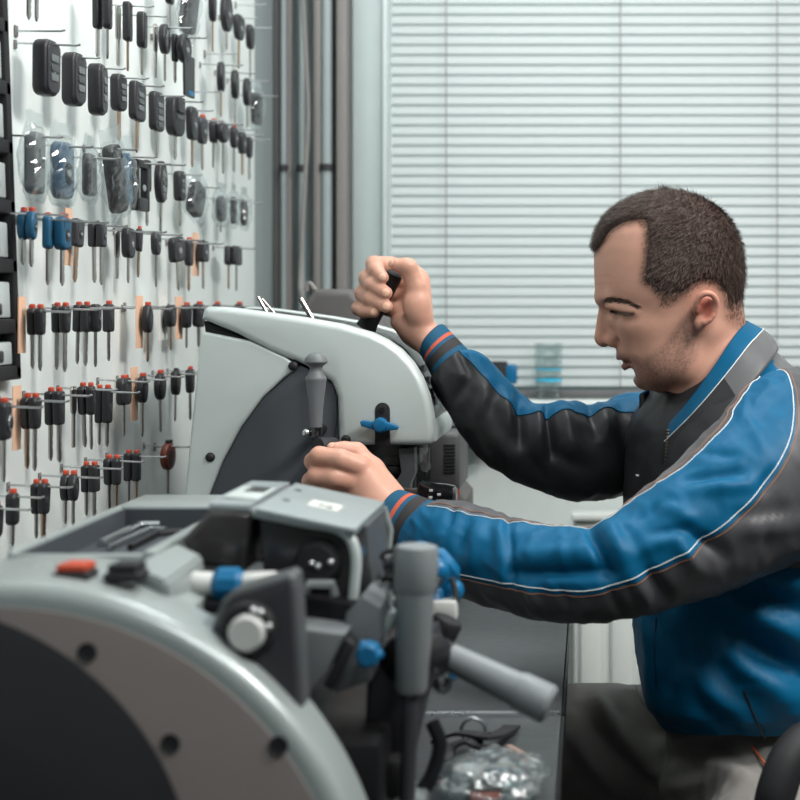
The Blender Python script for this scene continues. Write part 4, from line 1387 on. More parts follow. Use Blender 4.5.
def surface(f, lo, hi, h, B=14, coarse_margin=1.35):
    """quad surface of f = 0 by surface nets, evaluated only near the surface"""
    lo, hi = np.array(lo, float), np.array(hi, float)
    nb = np.ceil((hi - lo) / (h * B)).astype(int)
    gi = np.stack(np.meshgrid(*[np.arange(n) for n in nb], indexing='ij'), -1).reshape(-1, 3)
    rad = h * B * .87 * coarse_margin + h * 2
    act = []
    for s0 in range(0, len(gi), 64):
        g = gi[s0:s0 + 64]
        c = lo + (g + .5) * h * B
        for q in np.array_split(np.arange(len(g)), max(1, len(g) // 8)):
            if len(q):
                v = f(c[q])
                act += [tuple(x) for x in g[q][np.abs(v) < rad]]
    N = (nb * B + 2).astype(np.int64)
    key = lambda i, j, k: (i * N[1] + j) * N[2] + k
    ax = np.arange(B + 1)
    L3 = np.stack(np.meshgrid(ax, ax, ax, indexing='ij'), -1)
    keys, pts, quads = [], [], []
    corners = [(a, b, c) for a in (0, 1) for b in (0, 1) for c in (0, 1)]
    for g in act:
        base = np.array(g, np.int64) * B
        p = lo + (base + L3.reshape(-1, 3)) * h
        v = f(p).reshape(B + 1, B + 1, B + 1)
        neg = v < 0
        cnt = sum(neg[a:B + a, b:B + b, c:B + c].astype(np.int8) for a, b, c in corners)
        m = (cnt > 0) & (cnt < 8)
        if not m.any():
            continue
        I = np.argwhere(m)
        acc = np.zeros((len(I), 3)); n = np.zeros(len(I))
        for a in range(3):
            b, c = [q for q in range(3) if q != a]
            for ob in (0, 1):
                for oc in (0, 1):
                    o0 = np.zeros(3, int); o0[b] = ob; o0[c] = oc
                    o1 = o0.copy(); o1[a] = 1
                    v0 = v[tuple((I + o0).T)]; v1 = v[tuple((I + o1).T)]
                    cr = (v0 < 0) != (v1 < 0)
                    t = np.where(cr, v0 / np.where(cr, v0 - v1, 1), 0)
                    q = o0[None, :].astype(float).repeat(len(I), 0)
                    q[:, a] += t
                    acc[cr] += q[cr]; n[cr] += 1
        w = acc / n[:, None]
        G = I + base
        keys.append(key(G[:, 0], G[:, 1], G[:, 2]))
        pts.append(lo + (G + w) * h)
        for a in range(3):
            b, c = (a + 1) % 3, (a + 2) % 3
            sl0 = [slice(0, B)] * 3; sl1 = [slice(0, B)] * 3
            sl1[a] = slice(1, B + 1)
            n0, n1 = neg[tuple(sl0)], neg[tuple(sl1)]
            E = np.argwhere(n0 != n1)
            if not len(E): continue
            fl = n0[tuple(E.T)]
            G = E + base
            ub = np.zeros(3, int); ub[b] = 1
            uc = np.zeros(3, int); uc[c] = 1
            k4 = [key(*(G - x).T) for x in (ub * 0, ub, ub + uc, uc)]
            q = np.stack(k4, 1)
            ok = ((G - ub - uc) >= 0).all(1)
            q, fl = q[ok], fl[ok]
            q[~fl] = q[~fl][:, ::-1]
            quads.append(q)
    keys = np.concatenate(keys); pts = np.concatenate(pts); quads = np.concatenate(quads)
    o = np.argsort(keys)
    keys, pts = keys[o], pts[o]
    idx = np.searchsorted(keys, quads)
    idx = np.clip(idx, 0, len(keys) - 1)
    ok = (keys[idx] == quads).all(1)
    return pts, idx[ok][:, ::-1]

def mesh_from(name, pts, quads, m, parent=None, smooth_it=0):
    me = bpy.data.meshes.new(name)
    me.vertices.add(len(pts))
    if smooth_it:
        e = np.concatenate([quads[:, [0, 1]], quads[:, [1, 2]], quads[:, [2, 3]], quads[:, [3, 0]]])
        deg = np.bincount(e.ravel(), minlength=len(pts))[:, None]
        for it in range(smooth_it):
            s_ = np.zeros_like(pts)
            for a in range(3):
                s_[:, a] = np.bincount(e[:, 0], weights=pts[e[:, 1], a], minlength=len(pts)) + np.bincount(e[:, 1], weights=pts[e[:, 0], a], minlength=len(pts))
            pts = pts * .5 + .5 * s_ / np.maximum(1, deg)
    me.vertices.foreach_set('co', pts.ravel().astype(np.float32))
    me.loops.add(quads.size)
    me.polygons.add(len(quads))
    me.loops.foreach_set('vertex_index', quads.ravel().astype(np.int32))
    me.polygons.foreach_set('loop_start', np.arange(0, quads.size, 4, dtype=np.int32))
    me.update(calc_edges=True)
    me.validate()
    return link_mesh(name, me, m, parent, True, 180), pts

# ------------------------------------------------------------------ the head, in metres, as the pose shows it
HD = 1.80
PXM = HD / F
HYC = 1.80
def hx(px): return (px - CX) * PXM
def hz(py): return CAMZ - (py - CY) * PXM
SL = [(189.5, 664, 667, 4), (192, 648, 684, 24), (196, 636, 694, 37), (202, 624, 705, 49), (210, 613, 716, 59.5), (220, 604, 726, 67.5), (235, 597, 735, 74), (250, 594, 739.5, 76.5),
      (265, 593.8, 741, 77.5), (280, 594.2, 742, 77), (290, 595, 742, 76), (298, 597, 742, 74.5), (306, 602, 741, 72), (315, 605.5, 740, 70), (325, 609.5, 737, 69), (335, 613.5, 730, 67.5), (345, 617, 718, 65.5),
      (355, 621, 708, 62.5), (363, 627, 700, 59), (370, 631.5, 694, 55), (377, 634.5, 688, 50), (383, 638, 682, 43), (387, 643, 676, 34), (390, 650, 668, 20), (391.5, 657, 661, 6)]
SP = np.array([s_[0] for s_ in SL]); SF = np.array([s_[1] for s_ in SL], float); SB = np.array([s_[2] for s_ in SL], float); SW = np.array([s_[3] for s_ in SL], float) * .001
# smooth the tables a little
fine = np.linspace(SP[0], SP[-1], 400)
def sm(v):
    y = np.interp(fine, SP, v)
    k = np.ones(13) / 13
    yp = np.concatenate([np.full(6, y[0]), y, np.full(6, y[-1])])
    z = np.convolve(yp, k, 'valid')
    z[:8] = y[:8]; z[-8:] = y[-8:]
    return z
FF, FB, FW = sm(SF), sm(SB), sm(SW)
def head_fn(p):
    py = CY - (p[:, 2] - CAMZ) / PXM
    over = np.maximum(0, np.maximum(SP[0] - py, py - SP[-1])) * PXM
    q = np.clip(py, SP[0], SP[-1])
    xf = (np.interp(q, fine, FF) - CX) * PXM
    xb = (np.interp(q, fine, FB) - CX) * PXM
    w = np.interp(q, fine, FW)
    xm = xf * .5 + xb * .5
    a = (xb - xf) / 2
    ux = (p[:, 0] - xm) / a
    uy = (p[:, 1] - HYC) / w
    e = np.where(ux < 0, 2.35, 2.25)
    Fv = (np.abs(ux) ** e + np.abs(uy) ** e) ** (1 / e)
    return (Fv - 1) * np.minimum(a, w) * .92 + over
def H(px, py, y=0.0):
    return (hx(px), HYC + y, hz(py))

body = Body()
body.fn(head_fn, (hx(592), HYC - .08, hz(392)), (hx(744), HYC + .08, hz(189)), k=.01)
# neck and trapezius
body.cap(H(698, 322), H(727, 402), .052, .059, k=.012)
body.cap(H(711, 384), H(718, 412), .034, .040, k=.014)
body.cap(H(703, 330, -.045), H(683, 412, -.020), .010, .011, k=.016)   # neck muscle, near side
body.cap(H(703, 330, .045), H(683, 412, .020), .010, .011, k=.016)
# jaw corner, cheekbones
for sy in (-1, 1):
    body.ell(H(676, 362, sy * .050), (.024, .013, .020), k=.02)
    body.ell(H(640, 325, sy * .045), (.020, .014, .012), k=.018)
# brow ridge
body.cap(H(602.5, 299, -.012), H(611, 299, -.040), .0075, .0065, k=.012)
body.cap(H(602.5, 299, .012), H(611, 299, .040), .0075, .0065, k=.012)
# eye sockets, then lids
for sy in (-1, 1):
    body.ell(H(611, 312, sy * .034), (.016, .018, .0095), k=.012, sub=True)
    body.ell(H(622.5, 311.5, sy * .032), (.0135, .0150, .0115), k=.003)
    body.cap(H(609, 306, sy * .022), H(620, 304.5, sy * .046), .0042, .0042, k=.006)     # fold above the lid
    body.cap(H(609, 306, sy * .046), H(634, 311, sy * .060), .0042, .005, k=.008)
    body.cap(H(613, 319, sy * .020), H(630, 320, sy * .048), .004, .004, k=.012)         # bag below
# nose
body.cap(H(606.5, 303), H(602.5, 336), .0068, .0085, k=.008)
body.cap(H(605.5, 318), H(604.5, 338.5), .0078, .0094, k=.008)
body.ell(H(604.2, 338.5), (.0092, .0090, .0088), k=.005)
for sy in (-1, 1):
    body.ell(H(612, 340.5, sy * .0115), (.0088, .0072, .0078), k=.005)
    body.cap(H(614, 325, sy * .008), H(615, 337, sy * .012), .006, .006, k=.010)
    body.ell(H(608.5, 347, sy * .0065), (.0048, .0036, .0040), k=.004, sub=True)
# muzzle, lips, chin
body.ell(H(629, 355), (.0135, .024, .013), k=.012)
for sy in (-1, 1):
    body.cap(H(620.8, 357.3), H(625, 358.2, sy * .013), .0042, .0040, k=.004)
    body.cap(H(625, 358.2, sy * .013), H(634.5, 362, sy * .0245), .0040, .0018, k=.004)
    body.cap(H(626.5, 366.2), H(629, 366, sy * .012), .0052, .0045, k=.004)
    body.cap(H(629, 366, sy * .012), H(635.5, 362.5, sy * .0245), .0045, .0016, k=.004)
body.cap(H(620.5, 361.6, -.018), H(620.5, 361.6, .018), .0022, .0022, k=.003, sub=True)
body.cap(H(628, 361.8, -.027), H(623, 361.6, .0), .0014, .0016, k=.003, sub=True)
body.cap(H(628, 361.8, .027), H(623, 361.6, .0), .0014, .0016, k=.003, sub=True)
body.ell(H(645, 379), (.0125, .018, .0125), k=.012)
body.cap(H(633, 371.5, -.012), H(633, 371.5, .012), .0042, k=.010, sub=True)
# fold from nose to mouth
for sy in (-1, 1):
    body.cap(H(619, 341, sy * .024), H(632, 362, sy * .0325), .0022, .0026, k=.008, sub=True)
# ears
def ear(sy):
    w = .0705
    def E(px, py, out): return H(px, py, sy * (w + out))
    tl_ = 0.0
    body.ell(E(701, 309, .000), (.0125, .006, .0165), k=.005)
    pts = []
    for i in range(15):
        t = i / 14
        a = math.radians(205 - t * 285)
        ex, ey = 700.5 + 9.8 * math.cos(a) + (2.0 if .2 < t < .7 else 1) * .5, 305.5 - 11.6 * math.sin(a)
        if t > .72: ey += (t - .72) * 20; ex -= (t - .72) * 8
        pts.append(E(ex, ey, .006 + .007 * math.sin(min(1, t * 1.3) * PI) + .003))
    for a, b in zip(pts, pts[1:]):
        body.cap(a, b, .0031, .0031, k=.0025)
    body.ell(E(694.5, 323, .004), (.0062, .0042, .0075), k=.005)     # lobe
    body.cap(E(706, 301, .006), E(706.5, 314, .006), .003, .003, k=.004)
    body.cap(E(706.5, 314, .006), E(699, 321, .005), .003, .003, k=.004)
    body.ell(E(699.5, 309.5, .009), (.0072, .0060, .0098), k=.003, sub=True)
    body.ell(E(699, 299.5, .0085), (.0062, .004, .0040), k=.003, sub=True)
    body.ell(E(691.5, 310, .005), (.003, .0045, .0048), k=.004)        # tragus
ear(-1); ear(1)

# ------------------------------------------------------------------ right hand on the lever (far), left hand at the machine (near)
def chain(pts, rs, k):
    for (a, b, ra, rb) in zip(pts, pts[1:], rs, rs[1:]):
        body.cap(a, b, ra, rb, k)
NAILS = []
KN = []
# right hand: palm faces the camera, fingers come round the lever towards us
body.cap(P(423, 334, 1.942), P(438, 347, 1.93), .0190, .0185, k=.010)
body.cap(P(414, 331, 1.938), P(432, 344, 1.928), .0165, .0180, k=.010)
body.cap(P(420, 282, 1.968), P(420, 320, 1.955), .0130, .0180, k=.008)      # back of the hand
body.cap(P(416, 276, 1.972), P(415, 322, 1.962), .0125, .017, k=.010)
body.cap(P(406, 296, 1.974), P(409, 325, 1.962), .0115, .015, k=.010)
body.cap(P(398, 312, 1.966), P(412, 332, 1.948), .0125, .0165, k=.008)     # heel below the little finger
body.cap(P(400, 322, 1.935), P(420, 336, 1.94), .0125, .0165, k=.008)
body.ell(P(415.5, 305, 1.918), (.0165, .013, .0225), k=.008)               # ball of the thumb
body.cap(P(417, 302, 1.924), P(421, 326, 1.932), .0140, .0165, k=.008)
# thumb over the top
th = [P(420, 316, 1.928), P(416, 287, 1.922), P(408.5, 267, 1.916), P(394.5, 264.3, 1.914)]
chain(th, [.0165, .0125, .0105, .0080], .005)
body.ell(P(405, 265, 1.914), (.0085, .009, .0088), k=.004)
NAILS.append((P(391, 262, 1.909), .0052))
# index .. little
FG = [([(412, 273, 1.972), (391, 265, 1.975), (374.5, 264.5, 1.957), (376.5, 270, 1.926), (382.8, 277.5, 1.911)], [.0125, .0108, .0112, .0100, .0078]),
      ([(413, 284, 1.976), (385, 276, 1.978), (367.5, 278.5, 1.956), (373, 285, 1.922), (386, 293, 1.908)], [.0125, .0110, .0114, .0104, .0084]),
      ([(408, 298, 1.976), (378, 291, 1.978), (363, 293.5, 1.955), (371, 299, 1.922), (386.5, 306.5, 1.908)], [.0120, .0108, .0110, .0101, .0082]),
      ([(402, 312, 1.972), (373, 305, 1.974), (358.8, 308.5, 1.953), (364, 311.5, 1.928), (374, 312.5, 1.915)], [.0110, .0095, .0094, .0086, .0070])]
for pts, rs in FG:
    pts = [P(*p) for p in pts]
    chain(pts, rs, .0032)
    d_ = (pts[-1] - pts[-2]).normalized()
    NAILS.append((pts[-1] + Vector((0, -.0068, .0012)) + d_ * .001, .0058))
    KN.append((pts[2], .008))
# left hand: back of the hand towards the camera, fingertips curled round the knob
body.cap(P(381, 530, 1.712), P(410, 536, 1.70), .021, .019, k=.010)
body.cap(P(388, 508, 1.715), P(414, 520, 1.70), .0195, .019, k=.010)
body.cap(P(386, 508, 1.715), P(360, 468, 1.728), .0215, .0145, k=.010)
body.cap(P(382, 520, 1.712), P(355, 482, 1.728), .0215, .0150, k=.010)
body.cap(P(378, 530, 1.715), P(350, 496, 1.735), .0205, .0140, k=.010)
body.cap(P(374, 538, 1.722), P(348, 508, 1.745), .0185, .0120, k=.010)
FL = [([(359, 467, 1.722), (340, 459.5, 1.712), (319.5, 456.3, 1.716), (313.5, 461.5, 1.732), (318, 466, 1.752)], [.0135, .0120, .0112, .0104, .0085]),
      ([(352, 481, 1.722), (334, 477.5, 1.712), (316.5, 476.0, 1.716), (311, 481, 1.732), (316, 485, 1.750)], [.0138, .0120, .0110, .0102, .0084]),
      ([(348, 496, 1.732), (330, 493, 1.722), (315, 493, 1.726), (312, 497, 1.742), (317, 500, 1.757)], [.0130, .0112, .0104, .0096, .0080]),
      ([(346, 510, 1.742), (330, 508, 1.732), (318, 508, 1.737), (316, 511, 1.750), (320, 513, 1.762)], [.0118, .0100, .0092, .0085, .0070])]
for pts, rs in FL:
    pts = [P(*p) for p in pts]
    chain(pts, rs, .0032)
    KN.append((pts[0], .009)); KN.append((pts[2], .007))
tl2 = [P(390, 497, 1.728), P(372, 470, 1.745), P(356, 452.5, 1.752), P(344, 450.5, 1.748), P(332.5, 448.3, 1.742)]
chain(tl2, [.0180, .0140, .0112, .0098, .0072], .006)
NAILS.append((P(330.5, 445.2, 1.739), .0052))

# trunk and arms inside the clothes keep the figure in one piece
body.cap(H(728, 400), (.19, 1.82, .96), .060, .085, k=.03)
body.cap((.19, 1.82, .96), (.225, 1.82, .60), .095, .085, k=.03)
ARM_N = [(.24, 1.70, .985), (.006, 1.575, .868)]
body.cap((.20, 1.82, 1.0), ARM_N[0], .06, .05, k=.02)
body.cap(ARM_N[0], ARM_N[1], .046, .038, k=.02)
body.cap(ARM_N[1], P(500, 560, 1.62), .038, .030, k=.02)
body.cap(P(500, 560, 1.62), P(412, 528, 1.702), .030, .020, k=.012)
ARM_F = [(.135, 1.985, .975), (-.03, 1.91, .962)]
body.cap((.18, 1.84, .985), ARM_F[0], .06, .045, k=.02)
fa = [ARM_F[0], P(606, 450, 1.94), P(572, 452, 1.918), P(535, 446, 1.908), P(507, 431, 1.908), P(484, 405, 1.913), P(458, 374, 1.922), P(434, 345, 1.93)]
for a, b in zip(fa, fa[1:]): body.cap(a, b, .022, .0205 if b is not fa[-1] else .0175, k=.008)
# legs inside the trousers
for hipp, knee, ank in (((.25, 1.75, .575), (.13, 1.40, .545), (.06, 1.36, .10)), ((.25, 1.90, .575), (-.15, 1.99, .575), (-.16, 2.0, .10))):
    body.cap((.225, 1.82, .60), hipp, .08, .07, k=.02)
    body.cap(hipp, knee, .070, .050, k=.02)
    body.cap(knee, ank, .046, .034, k=.02)

pts, quads = surface(body, (-.50, 1.28, .04), (.42, 2.12, 1.32), .0019)
person, pts = mesh_from('person', pts, quads, M_skin, None, 1)
tag(person, 'seated man in a blue and charcoal work jacket gripping the lever of the silver machine', 'person')

def sst(a, b, x):
    t = np.clip((x - a) / (b - a), 0, 1)
    return t * t * (3 - 2 * t)
hl_side = np.array([(590, 258), (600, 250), (612, 236), (624, 229), (640, 226.5), (642, 236), (641.5, 255), (639, 272), (638.5, 284), (646, 289), (654, 296), (660, 306), (668, 306), (675, 302), (684, 297),
                    (690, 289), (699, 285), (708, 286), (714.5, 293), (718, 306), (720, 318), (727, 326), (738, 333), (760, 336)])
hl_mid = np.array([(580, 257), (600, 255), (620, 250), (660, 246)])
def hair_region(p):
    """positive inside the hair area, metres"""
    px = CX + p[:, 0] / PXM
    py = CY - (p[:, 2] - CAMZ) / PXM
    ys = np.abs(p[:, 1] - HYC)
    ws = sst(.018, .050, ys)
    # signed distance to the side outline: sample as polyline
    best = np.full(len(p), 1e9)
    for (a, b) in zip(hl_side, hl_side[1:]):
        ab = b - a
        u = np.clip(((px - a[0]) * ab[0] + (py - a[1]) * ab[1]) / (ab @ ab), 0, 1)
        best = np.minimum(best, np.hypot(px - a[0] - u * ab[0], py - a[1] - u * ab[1]))
    yl = np.interp(px, hl_side[:, 0], hl_side[:, 1])
    side = np.where(py < yl, best, -best)
    side = np.where((px > 638) & (px < 643) & (py < 284) & (py > 226), np.where(px > np.interp(py, [226, 236, 255, 272, 284], [640, 642, 641.5, 639, 638.5]), best, -best), side)
    mid = np.interp(px, hl_mid[:, 0], hl_mid[:, 1]) - py
    mid = np.where(px > 640, np.maximum(mid, side), mid)
    return (side * ws + mid * (1 - ws)) * PXM


# skin tone: redder ears, lips, knuckles; darker stubble; paler nails
nv_ = len(pts)
tone = np.ones((nv_, 4), np.float32)
ppx = CX + pts[:, 0] / PXM
ppy = CY - (pts[:, 2] - CAMZ) / PXM
yy = pts[:, 1] - HYC
inhead = (pts[:, 2] > hz(425)) & (pts[:, 0] > hx(585)) & (np.abs(yy) < .1)
nz = np.array([noise.noise(Vector(p) * 420) for p in pts[inhead]])
nz2 = np.array([noise.noise(Vector(p) * 60) for p in pts[inhead]])
hxp, hyp, hyy = ppx[inhead], ppy[inhead], yy[inhead]
# beard: along the jaw, moustache, chin
edge = np.interp(hxp, [600, 614, 620, 640, 655, 668, 680, 690, 700], [352, 348, 349, 358, 347, 332, 318, 306, 300])
neckline = np.interp(hxp, [630, 660, 680, 700], [398, 392, 376, 350])
beard = sst(-4, 9, hyp - edge) * sst(-5, 8, neckline - hyp) * sst(700, 688, hxp)
beard *= np.clip(.62 + .5 * nz + .25 * nz2, 0, 1)
tcol = np.ones((inhead.sum(), 3))
tcol *= (1 - .62 * beard)[:, None] ** np.array([1.0, .96, .92])
lip = np.exp(-(((hyp - 358.5) / 3.2) ** 2)) * (hxp < 636) + np.exp(-(((hyp - 366) / 3.6) ** 2)) * (hxp < 636)
lip = np.clip(lip, 0, 1) * (np.abs(hyy) < .026) * sst(638, 628, hxp)
tcol *= 1 - lip[:, None] * np.array([.18, .42, .40])
mouth = np.exp(-(((hyp - 361.8) / 1.1) ** 2)) * (hxp < 638) * (np.abs(hyy) < .028)
tcol *= 1 - .6 * mouth[:, None]
earm = np.exp(-(((hxp - 701) / 12) ** 2 + ((hyp - 309) / 17) ** 2)) * (np.abs(hyy) > .064)
tcol *= 1 - earm[:, None] * np.array([.04, .28, .30])
conch = np.exp(-(((hxp - 701) / 6) ** 2 + ((hyp - 308) / 9) ** 2)) * (np.abs(hyy) > .06)
tcol *= 1 - conch[:, None] * np.array([.10, .38, .40])
scalp = sst(-.006, .006, hair_region(pts[inhead])) * np.clip(.60 + .35 * nz, .2, 1)
tcol *= (1 - .62 * scalp)[:, None] ** np.array([1.0, 1.05, 1.08])
browc = np.interp(hxp, [602, 606, 612, 622, 630, 637], [303, 300.8, 299.8, 300.8, 303.2, 307])
brow = np.exp(-(((hyp - browc) / np.interp(hxp, [602, 612, 637], [2.4, 2.4, 1.3])) ** 2)) * sst(601, 604, hxp) * sst(638.5, 634, hxp) * sst(.006, .011, np.abs(hyy))
tcol *= 1 - (.78 * brow)[:, None]
lash = np.exp(-(((hyp - (312.6 + (hxp - 622) * .09)) / 1.5) ** 2)) * ((hxp > 610) & (hxp < 633)) * (np.abs(hyy) > .016)
tcol *= 1 - .75 * lash[:, None]
nosered = np.exp(-(((hxp - 603) / 8) ** 2 + ((hyp - 338) / 10) ** 2))
tcol *= 1 - nosered[:, None] * np.array([.0, .10, .10])
wr = sum(np.exp(-(((hyp - y0) / .9) ** 2)) for y0 in (276, 284)) * (hxp < 632) * (np.abs(hyy) < .055)
tcol *= 1 - .10 * wr[:, None]
tone[inhead, :3] = tcol
for c_, r_ in NAILS:
    dd = np.sqrt(((pts - np.array(c_)) ** 2).sum(1))
    w = sst(r_ * 1.1, r_ * .85, dd)[:, None]
    tone[:, :3] *= (1 - w) + w * np.array([1.18, 1.30, 1.28])
    ring = np.exp(-((dd - r_ * 1.05) / (.0007)) ** 2)[:, None]
    tone[:, :3] *= 1 - ring * np.array([.25, .38, .38])
for c_, r_ in KN:
    dd = np.sqrt(((pts - np.array(c_)) ** 2).sum(1))
    tone[:, :3] *= 1 - np.exp(-(dd / (r_ * 1.3)) ** 2)[:, None] * np.array([.02, .14, .15])
at = person.data.color_attributes.new('tone', 'FLOAT_COLOR', 'POINT')
at.data.foreach_set('color', tone.ravel())
at.data.update() if hasattr(at.data, 'update') else None

# ------------------------------------------------------------------ hair: a cropped cap over the scalp, and short strands
def hair_f(p):
    d = head_fn(p)
    d2 = body(p)
    rgn = hair_region(p)
    px = CX + p[:, 0] / PXM
    py = CY - (p[:, 2] - CAMZ) / PXM
    fade = sst(312, 268, py) * .8 + .2
    fade = np.where(px > 648, fade, 1.0)
    th_ = -.0018 + (.0044 * fade + .0004) * sst(-.001, .014, rgn)
    d = np.minimum(d, d2 + .0) - th_
    return np.maximum(d, -(rgn + .0015))
hp, hq = surface(hair_f, (hx(588), HYC - .088, hz(340)), (hx(752), HYC + .088, hz(184)), .0021)
# roughen the cap so it reads as cropped hair
nrm = hp - np.array([hx(668), HYC, hz(275)])
nrm /= np.linalg.norm(nrm, axis=1)[:, None]
jit = np.array([noise.noise(Vector((p[0] * 260, p[1] * 260, p[2] * 130))) for p in hp])
outer = hair_f(hp) > -.01
hp = hp + nrm * (jit * .0011)[:, None]
hm = bpy.data.meshes.new('hair')
rngn = np.random.default_rng(5)
rg_ = hair_region(hp)
cand = np.where((rg_ > -.0005) & (np.abs(head_fn(hp)) < .009) & (head_fn(hp) > -.0026))[0]
verts = [tuple(p) for p in hp]
faces = [tuple(q) for q in hq]
if len(cand):
    pick = rngn.choice(cand, min(22000, len(cand) * 4))
    whorl = np.array([hx(712), HYC, hz(212)])
    for ii in pick:
        p = hp[ii] + rngn.normal(0, .0008, 3)
        n_ = nrm[ii]
        away = p - whorl
        away -= n_ * (away @ n_)
        away /= (np.linalg.norm(away) + 1e-6)
        down = np.array([0, 0, -1.0]); down -= n_ * (down @ n_)
        fwd = np.array([-1.0, 0, 0]); fwd -= n_ * (fwd @ n_)
        dr = away * .7 + down * .35 + fwd * .3 + rngn.normal(0, .28, 3)
        dr /= np.linalg.norm(dr)
        L = rngn.uniform(.004, .0085) * (1.0 if rg_[ii] > .012 else .6)
        tip = p + dr * L + n_ * (.0010 + L * .16)
        mid_ = p + dr * L * .5 + n_ * (.0012 + L * .12)
        side = np.cross(dr, n_); side /= np.linalg.norm(side) + 1e-9
        w = .00034 if rg_[ii] > .005 else .00022
        b0 = len(verts)
        verts += [tuple(p - side * w), tuple(p + side * w), tuple(mid_ + side * w * .9), tuple(mid_ - side * w * .9), tuple(tip)]
        faces += [(b0, b0 + 1, b0 + 2, b0 + 3), (b0 + 3, b0 + 2, b0 + 4)]
hm.from_pydata(verts, [], faces)
hm.update()
hair = link_mesh('hair', hm, M_hair, person, True, 180)
# eyebrows and lashes: short dark strokes
def strokes(name, path, count, ln, spread, dirf, w=.00035):
    vs_, fs_ = [], []
    path = [np.array(p) for p in path]
    rr = np.random.default_rng(11)
    for i in range(count):
        t = rr.uniform(0, 1) * (len(path) - 1)
        k = min(int(t), len(path) - 2)
        p = path[k] + (path[k + 1] - path[k]) * (t - k) + rr.normal(0, 1, 3) * spread
        d_ = dirf(t / (len(path) - 1)) + rr.normal(0, .2, 3)
        d_ /= np.linalg.norm(d_)
        s_ = np.cross(d_, np.array([.2, 1, .3])); s_ /= np.linalg.norm(s_) + 1e-9
        L = ln * rr.uniform(.6, 1.2)
        b0 = len(vs_)
        vs_ += [tuple(p - s_ * w), tuple(p + s_ * w), tuple(p + d_ * L)]
        fs_.append((b0, b0 + 1, b0 + 2))
    me = bpy.data.meshes.new(name)
    me.from_pydata(vs_, [], fs_)
    return link_mesh(name, me, M_hair, person, False)
def onskin(px, py, side, lift=.0006):
    """a point on the face surface at this height and depth, near or far side"""
    z = hz(py); x = hx(px)
    ys = np.linspace(.0, .09, 181)
    q = np.stack([np.full(181, x), HYC + side * ys, np.full(181, z)], 1)
    v = body(q)
    ins = np.where(v < 0)[0]
    y = ys[ins[-1]] if len(ins) else .02
    return np.array((x, HYC + side * (y + lift), z))
for sd in (-1, 1):
    pth = [onskin(605, 301.6, sd), onskin(607.5, 300.6, sd), onskin(610, 299.8, sd), onskin(618, 300, sd), onskin(627, 302.5, sd), onskin(636, 307, sd)]
    strokes('eyebrow', pth, 800, .0062, np.array([.0010, .0005, .0014]), lambda t: np.array([1, sd * .25, .45 - .8 * t]), .0004)
    pth = [onskin(611, 310.6, sd), onskin(617, 312.0, sd), onskin(625, 313.2, sd), onskin(632, 313.2, sd)]
    strokes('eyelashes', pth, 220, .0055, np.array([.0003, .0003, .0006]), lambda t: np.array([-.6 + .6 * t, sd * .9, -.7]), .00035)
# ------------------------------------------------------------------ clothes
def proj(p):
    return CX + F * p[0] / p[1], CY - F * (p[2] - CAMZ) / p[1]

def ridged(p, s, seed, o=3):
    v, a, f = 0, 1, 1
    for i in range(o):
        v += a * (1 - 2 * abs(noise.noise(Vector((p[0] * s * f + seed, p[1] * s * f - seed, p[2] * s * f + 2 * seed)))))
        a *= .45; f *= 2.1
    return v

def fold_disp(px, py, folds):
    d = 0
    for (x0, y0, x1, y1, amp, w) in folds:
        ax_, ay_ = x1 - x0, y1 - y0
        L2 = ax_ * ax_ + ay_ * ay_
        u = ((px - x0) * ax_ + (py - y0) * ay_) / L2
        uc = min(1, max(0, u))
        dx_, dy_ = px - x0 - uc * ax_, py - y0 - uc * ay_
        r2 = (dx_ * dx_ + dy_ * dy_) / (w * w)
        if r2 < 9:
            tp_ = 1 - .55 * abs(2 * uc - 1) ** 2
            d += amp * math.exp(-r2) * tp_
    return d

def make_sleeve(stations, vseam, folds, nt, n1, n2, mats, rough, seed, label=None):
    """stations: (upper px, lower px, distance, depth radius); vseam: (v_up, v_low) of the coloured panel"""
    S = len(stations)
    arr = []
    for (u, l, d, r2), (vu, vl) in zip(stations, vseam):
        arr.append([u[0], u[1], l[0], l[1], d, r2, vu, vl])
    dense = catmull(arr, nt)
    rings, seamU, seamL = [], [], []
    cs_ = []
    for q in dense:
        U, L = P(q[0], q[1], q[4]), P(q[2], q[3], q[4])
        cs_.append((U + L) / 2)
    for i, q in enumerate(dense):
        U, L = P(q[0], q[1], q[4]), P(q[2], q[3], q[4])
        c = cs_[i]
        hv = (U - L) / 2
        t = (cs_[min(i + 1, nt - 1)] - cs_[max(i - 1, 0)]).normalized()
        W = hv.cross(t)
        W.normalize()
        if W.y > 0: W = -W
        def ang(v):
            return math.acos(max(-1, min(1, -v))) if v >= -1 else -(-v - 1) * 1.2
        au, al = ang(q[6]), ang(q[7])
        angs = [au + (al - au) * k / n1 for k in range(n1)] + [al + (2 * PI + au - al) * k / n2 for k in range(n2)]
        ring = []
        for a in angs:
            nvec = (hv.normalized() * math.cos(a) + W * math.sin(a))
            p = c + hv * math.cos(a) + W * q[5] * math.sin(a)
            px, py = proj(p)
            near = max(0, math.sin(a)) ** .5 if math.sin(a) > 0 else 0
            d = fold_disp(px, py, folds) * (near * .8 + .2) * 1.55
            e = min(1, min(i, nt - 1 - i) / 5)
            rg2 = ridged((p[0] * 1.5 + p[2] * .9, p[1] * 1.2, p[2] * .55 - p[0] * .4), 22, seed + 9, 2)
            d += rough * (ridged(p, 13, seed) * .6 + .55 * max(0, rg2) ** 1.6 - .1) * e * 1.25
            ring.append(p + nvec * d)
        rings.append(ring)
        seamU.append(ring[0]); seamL.append(ring[n1])
    o = grid_mesh('sleeve', rings, True, mats, person, lambda i, k: 0 if k < n1 else 1, True, 180)
    return o, rings, dense

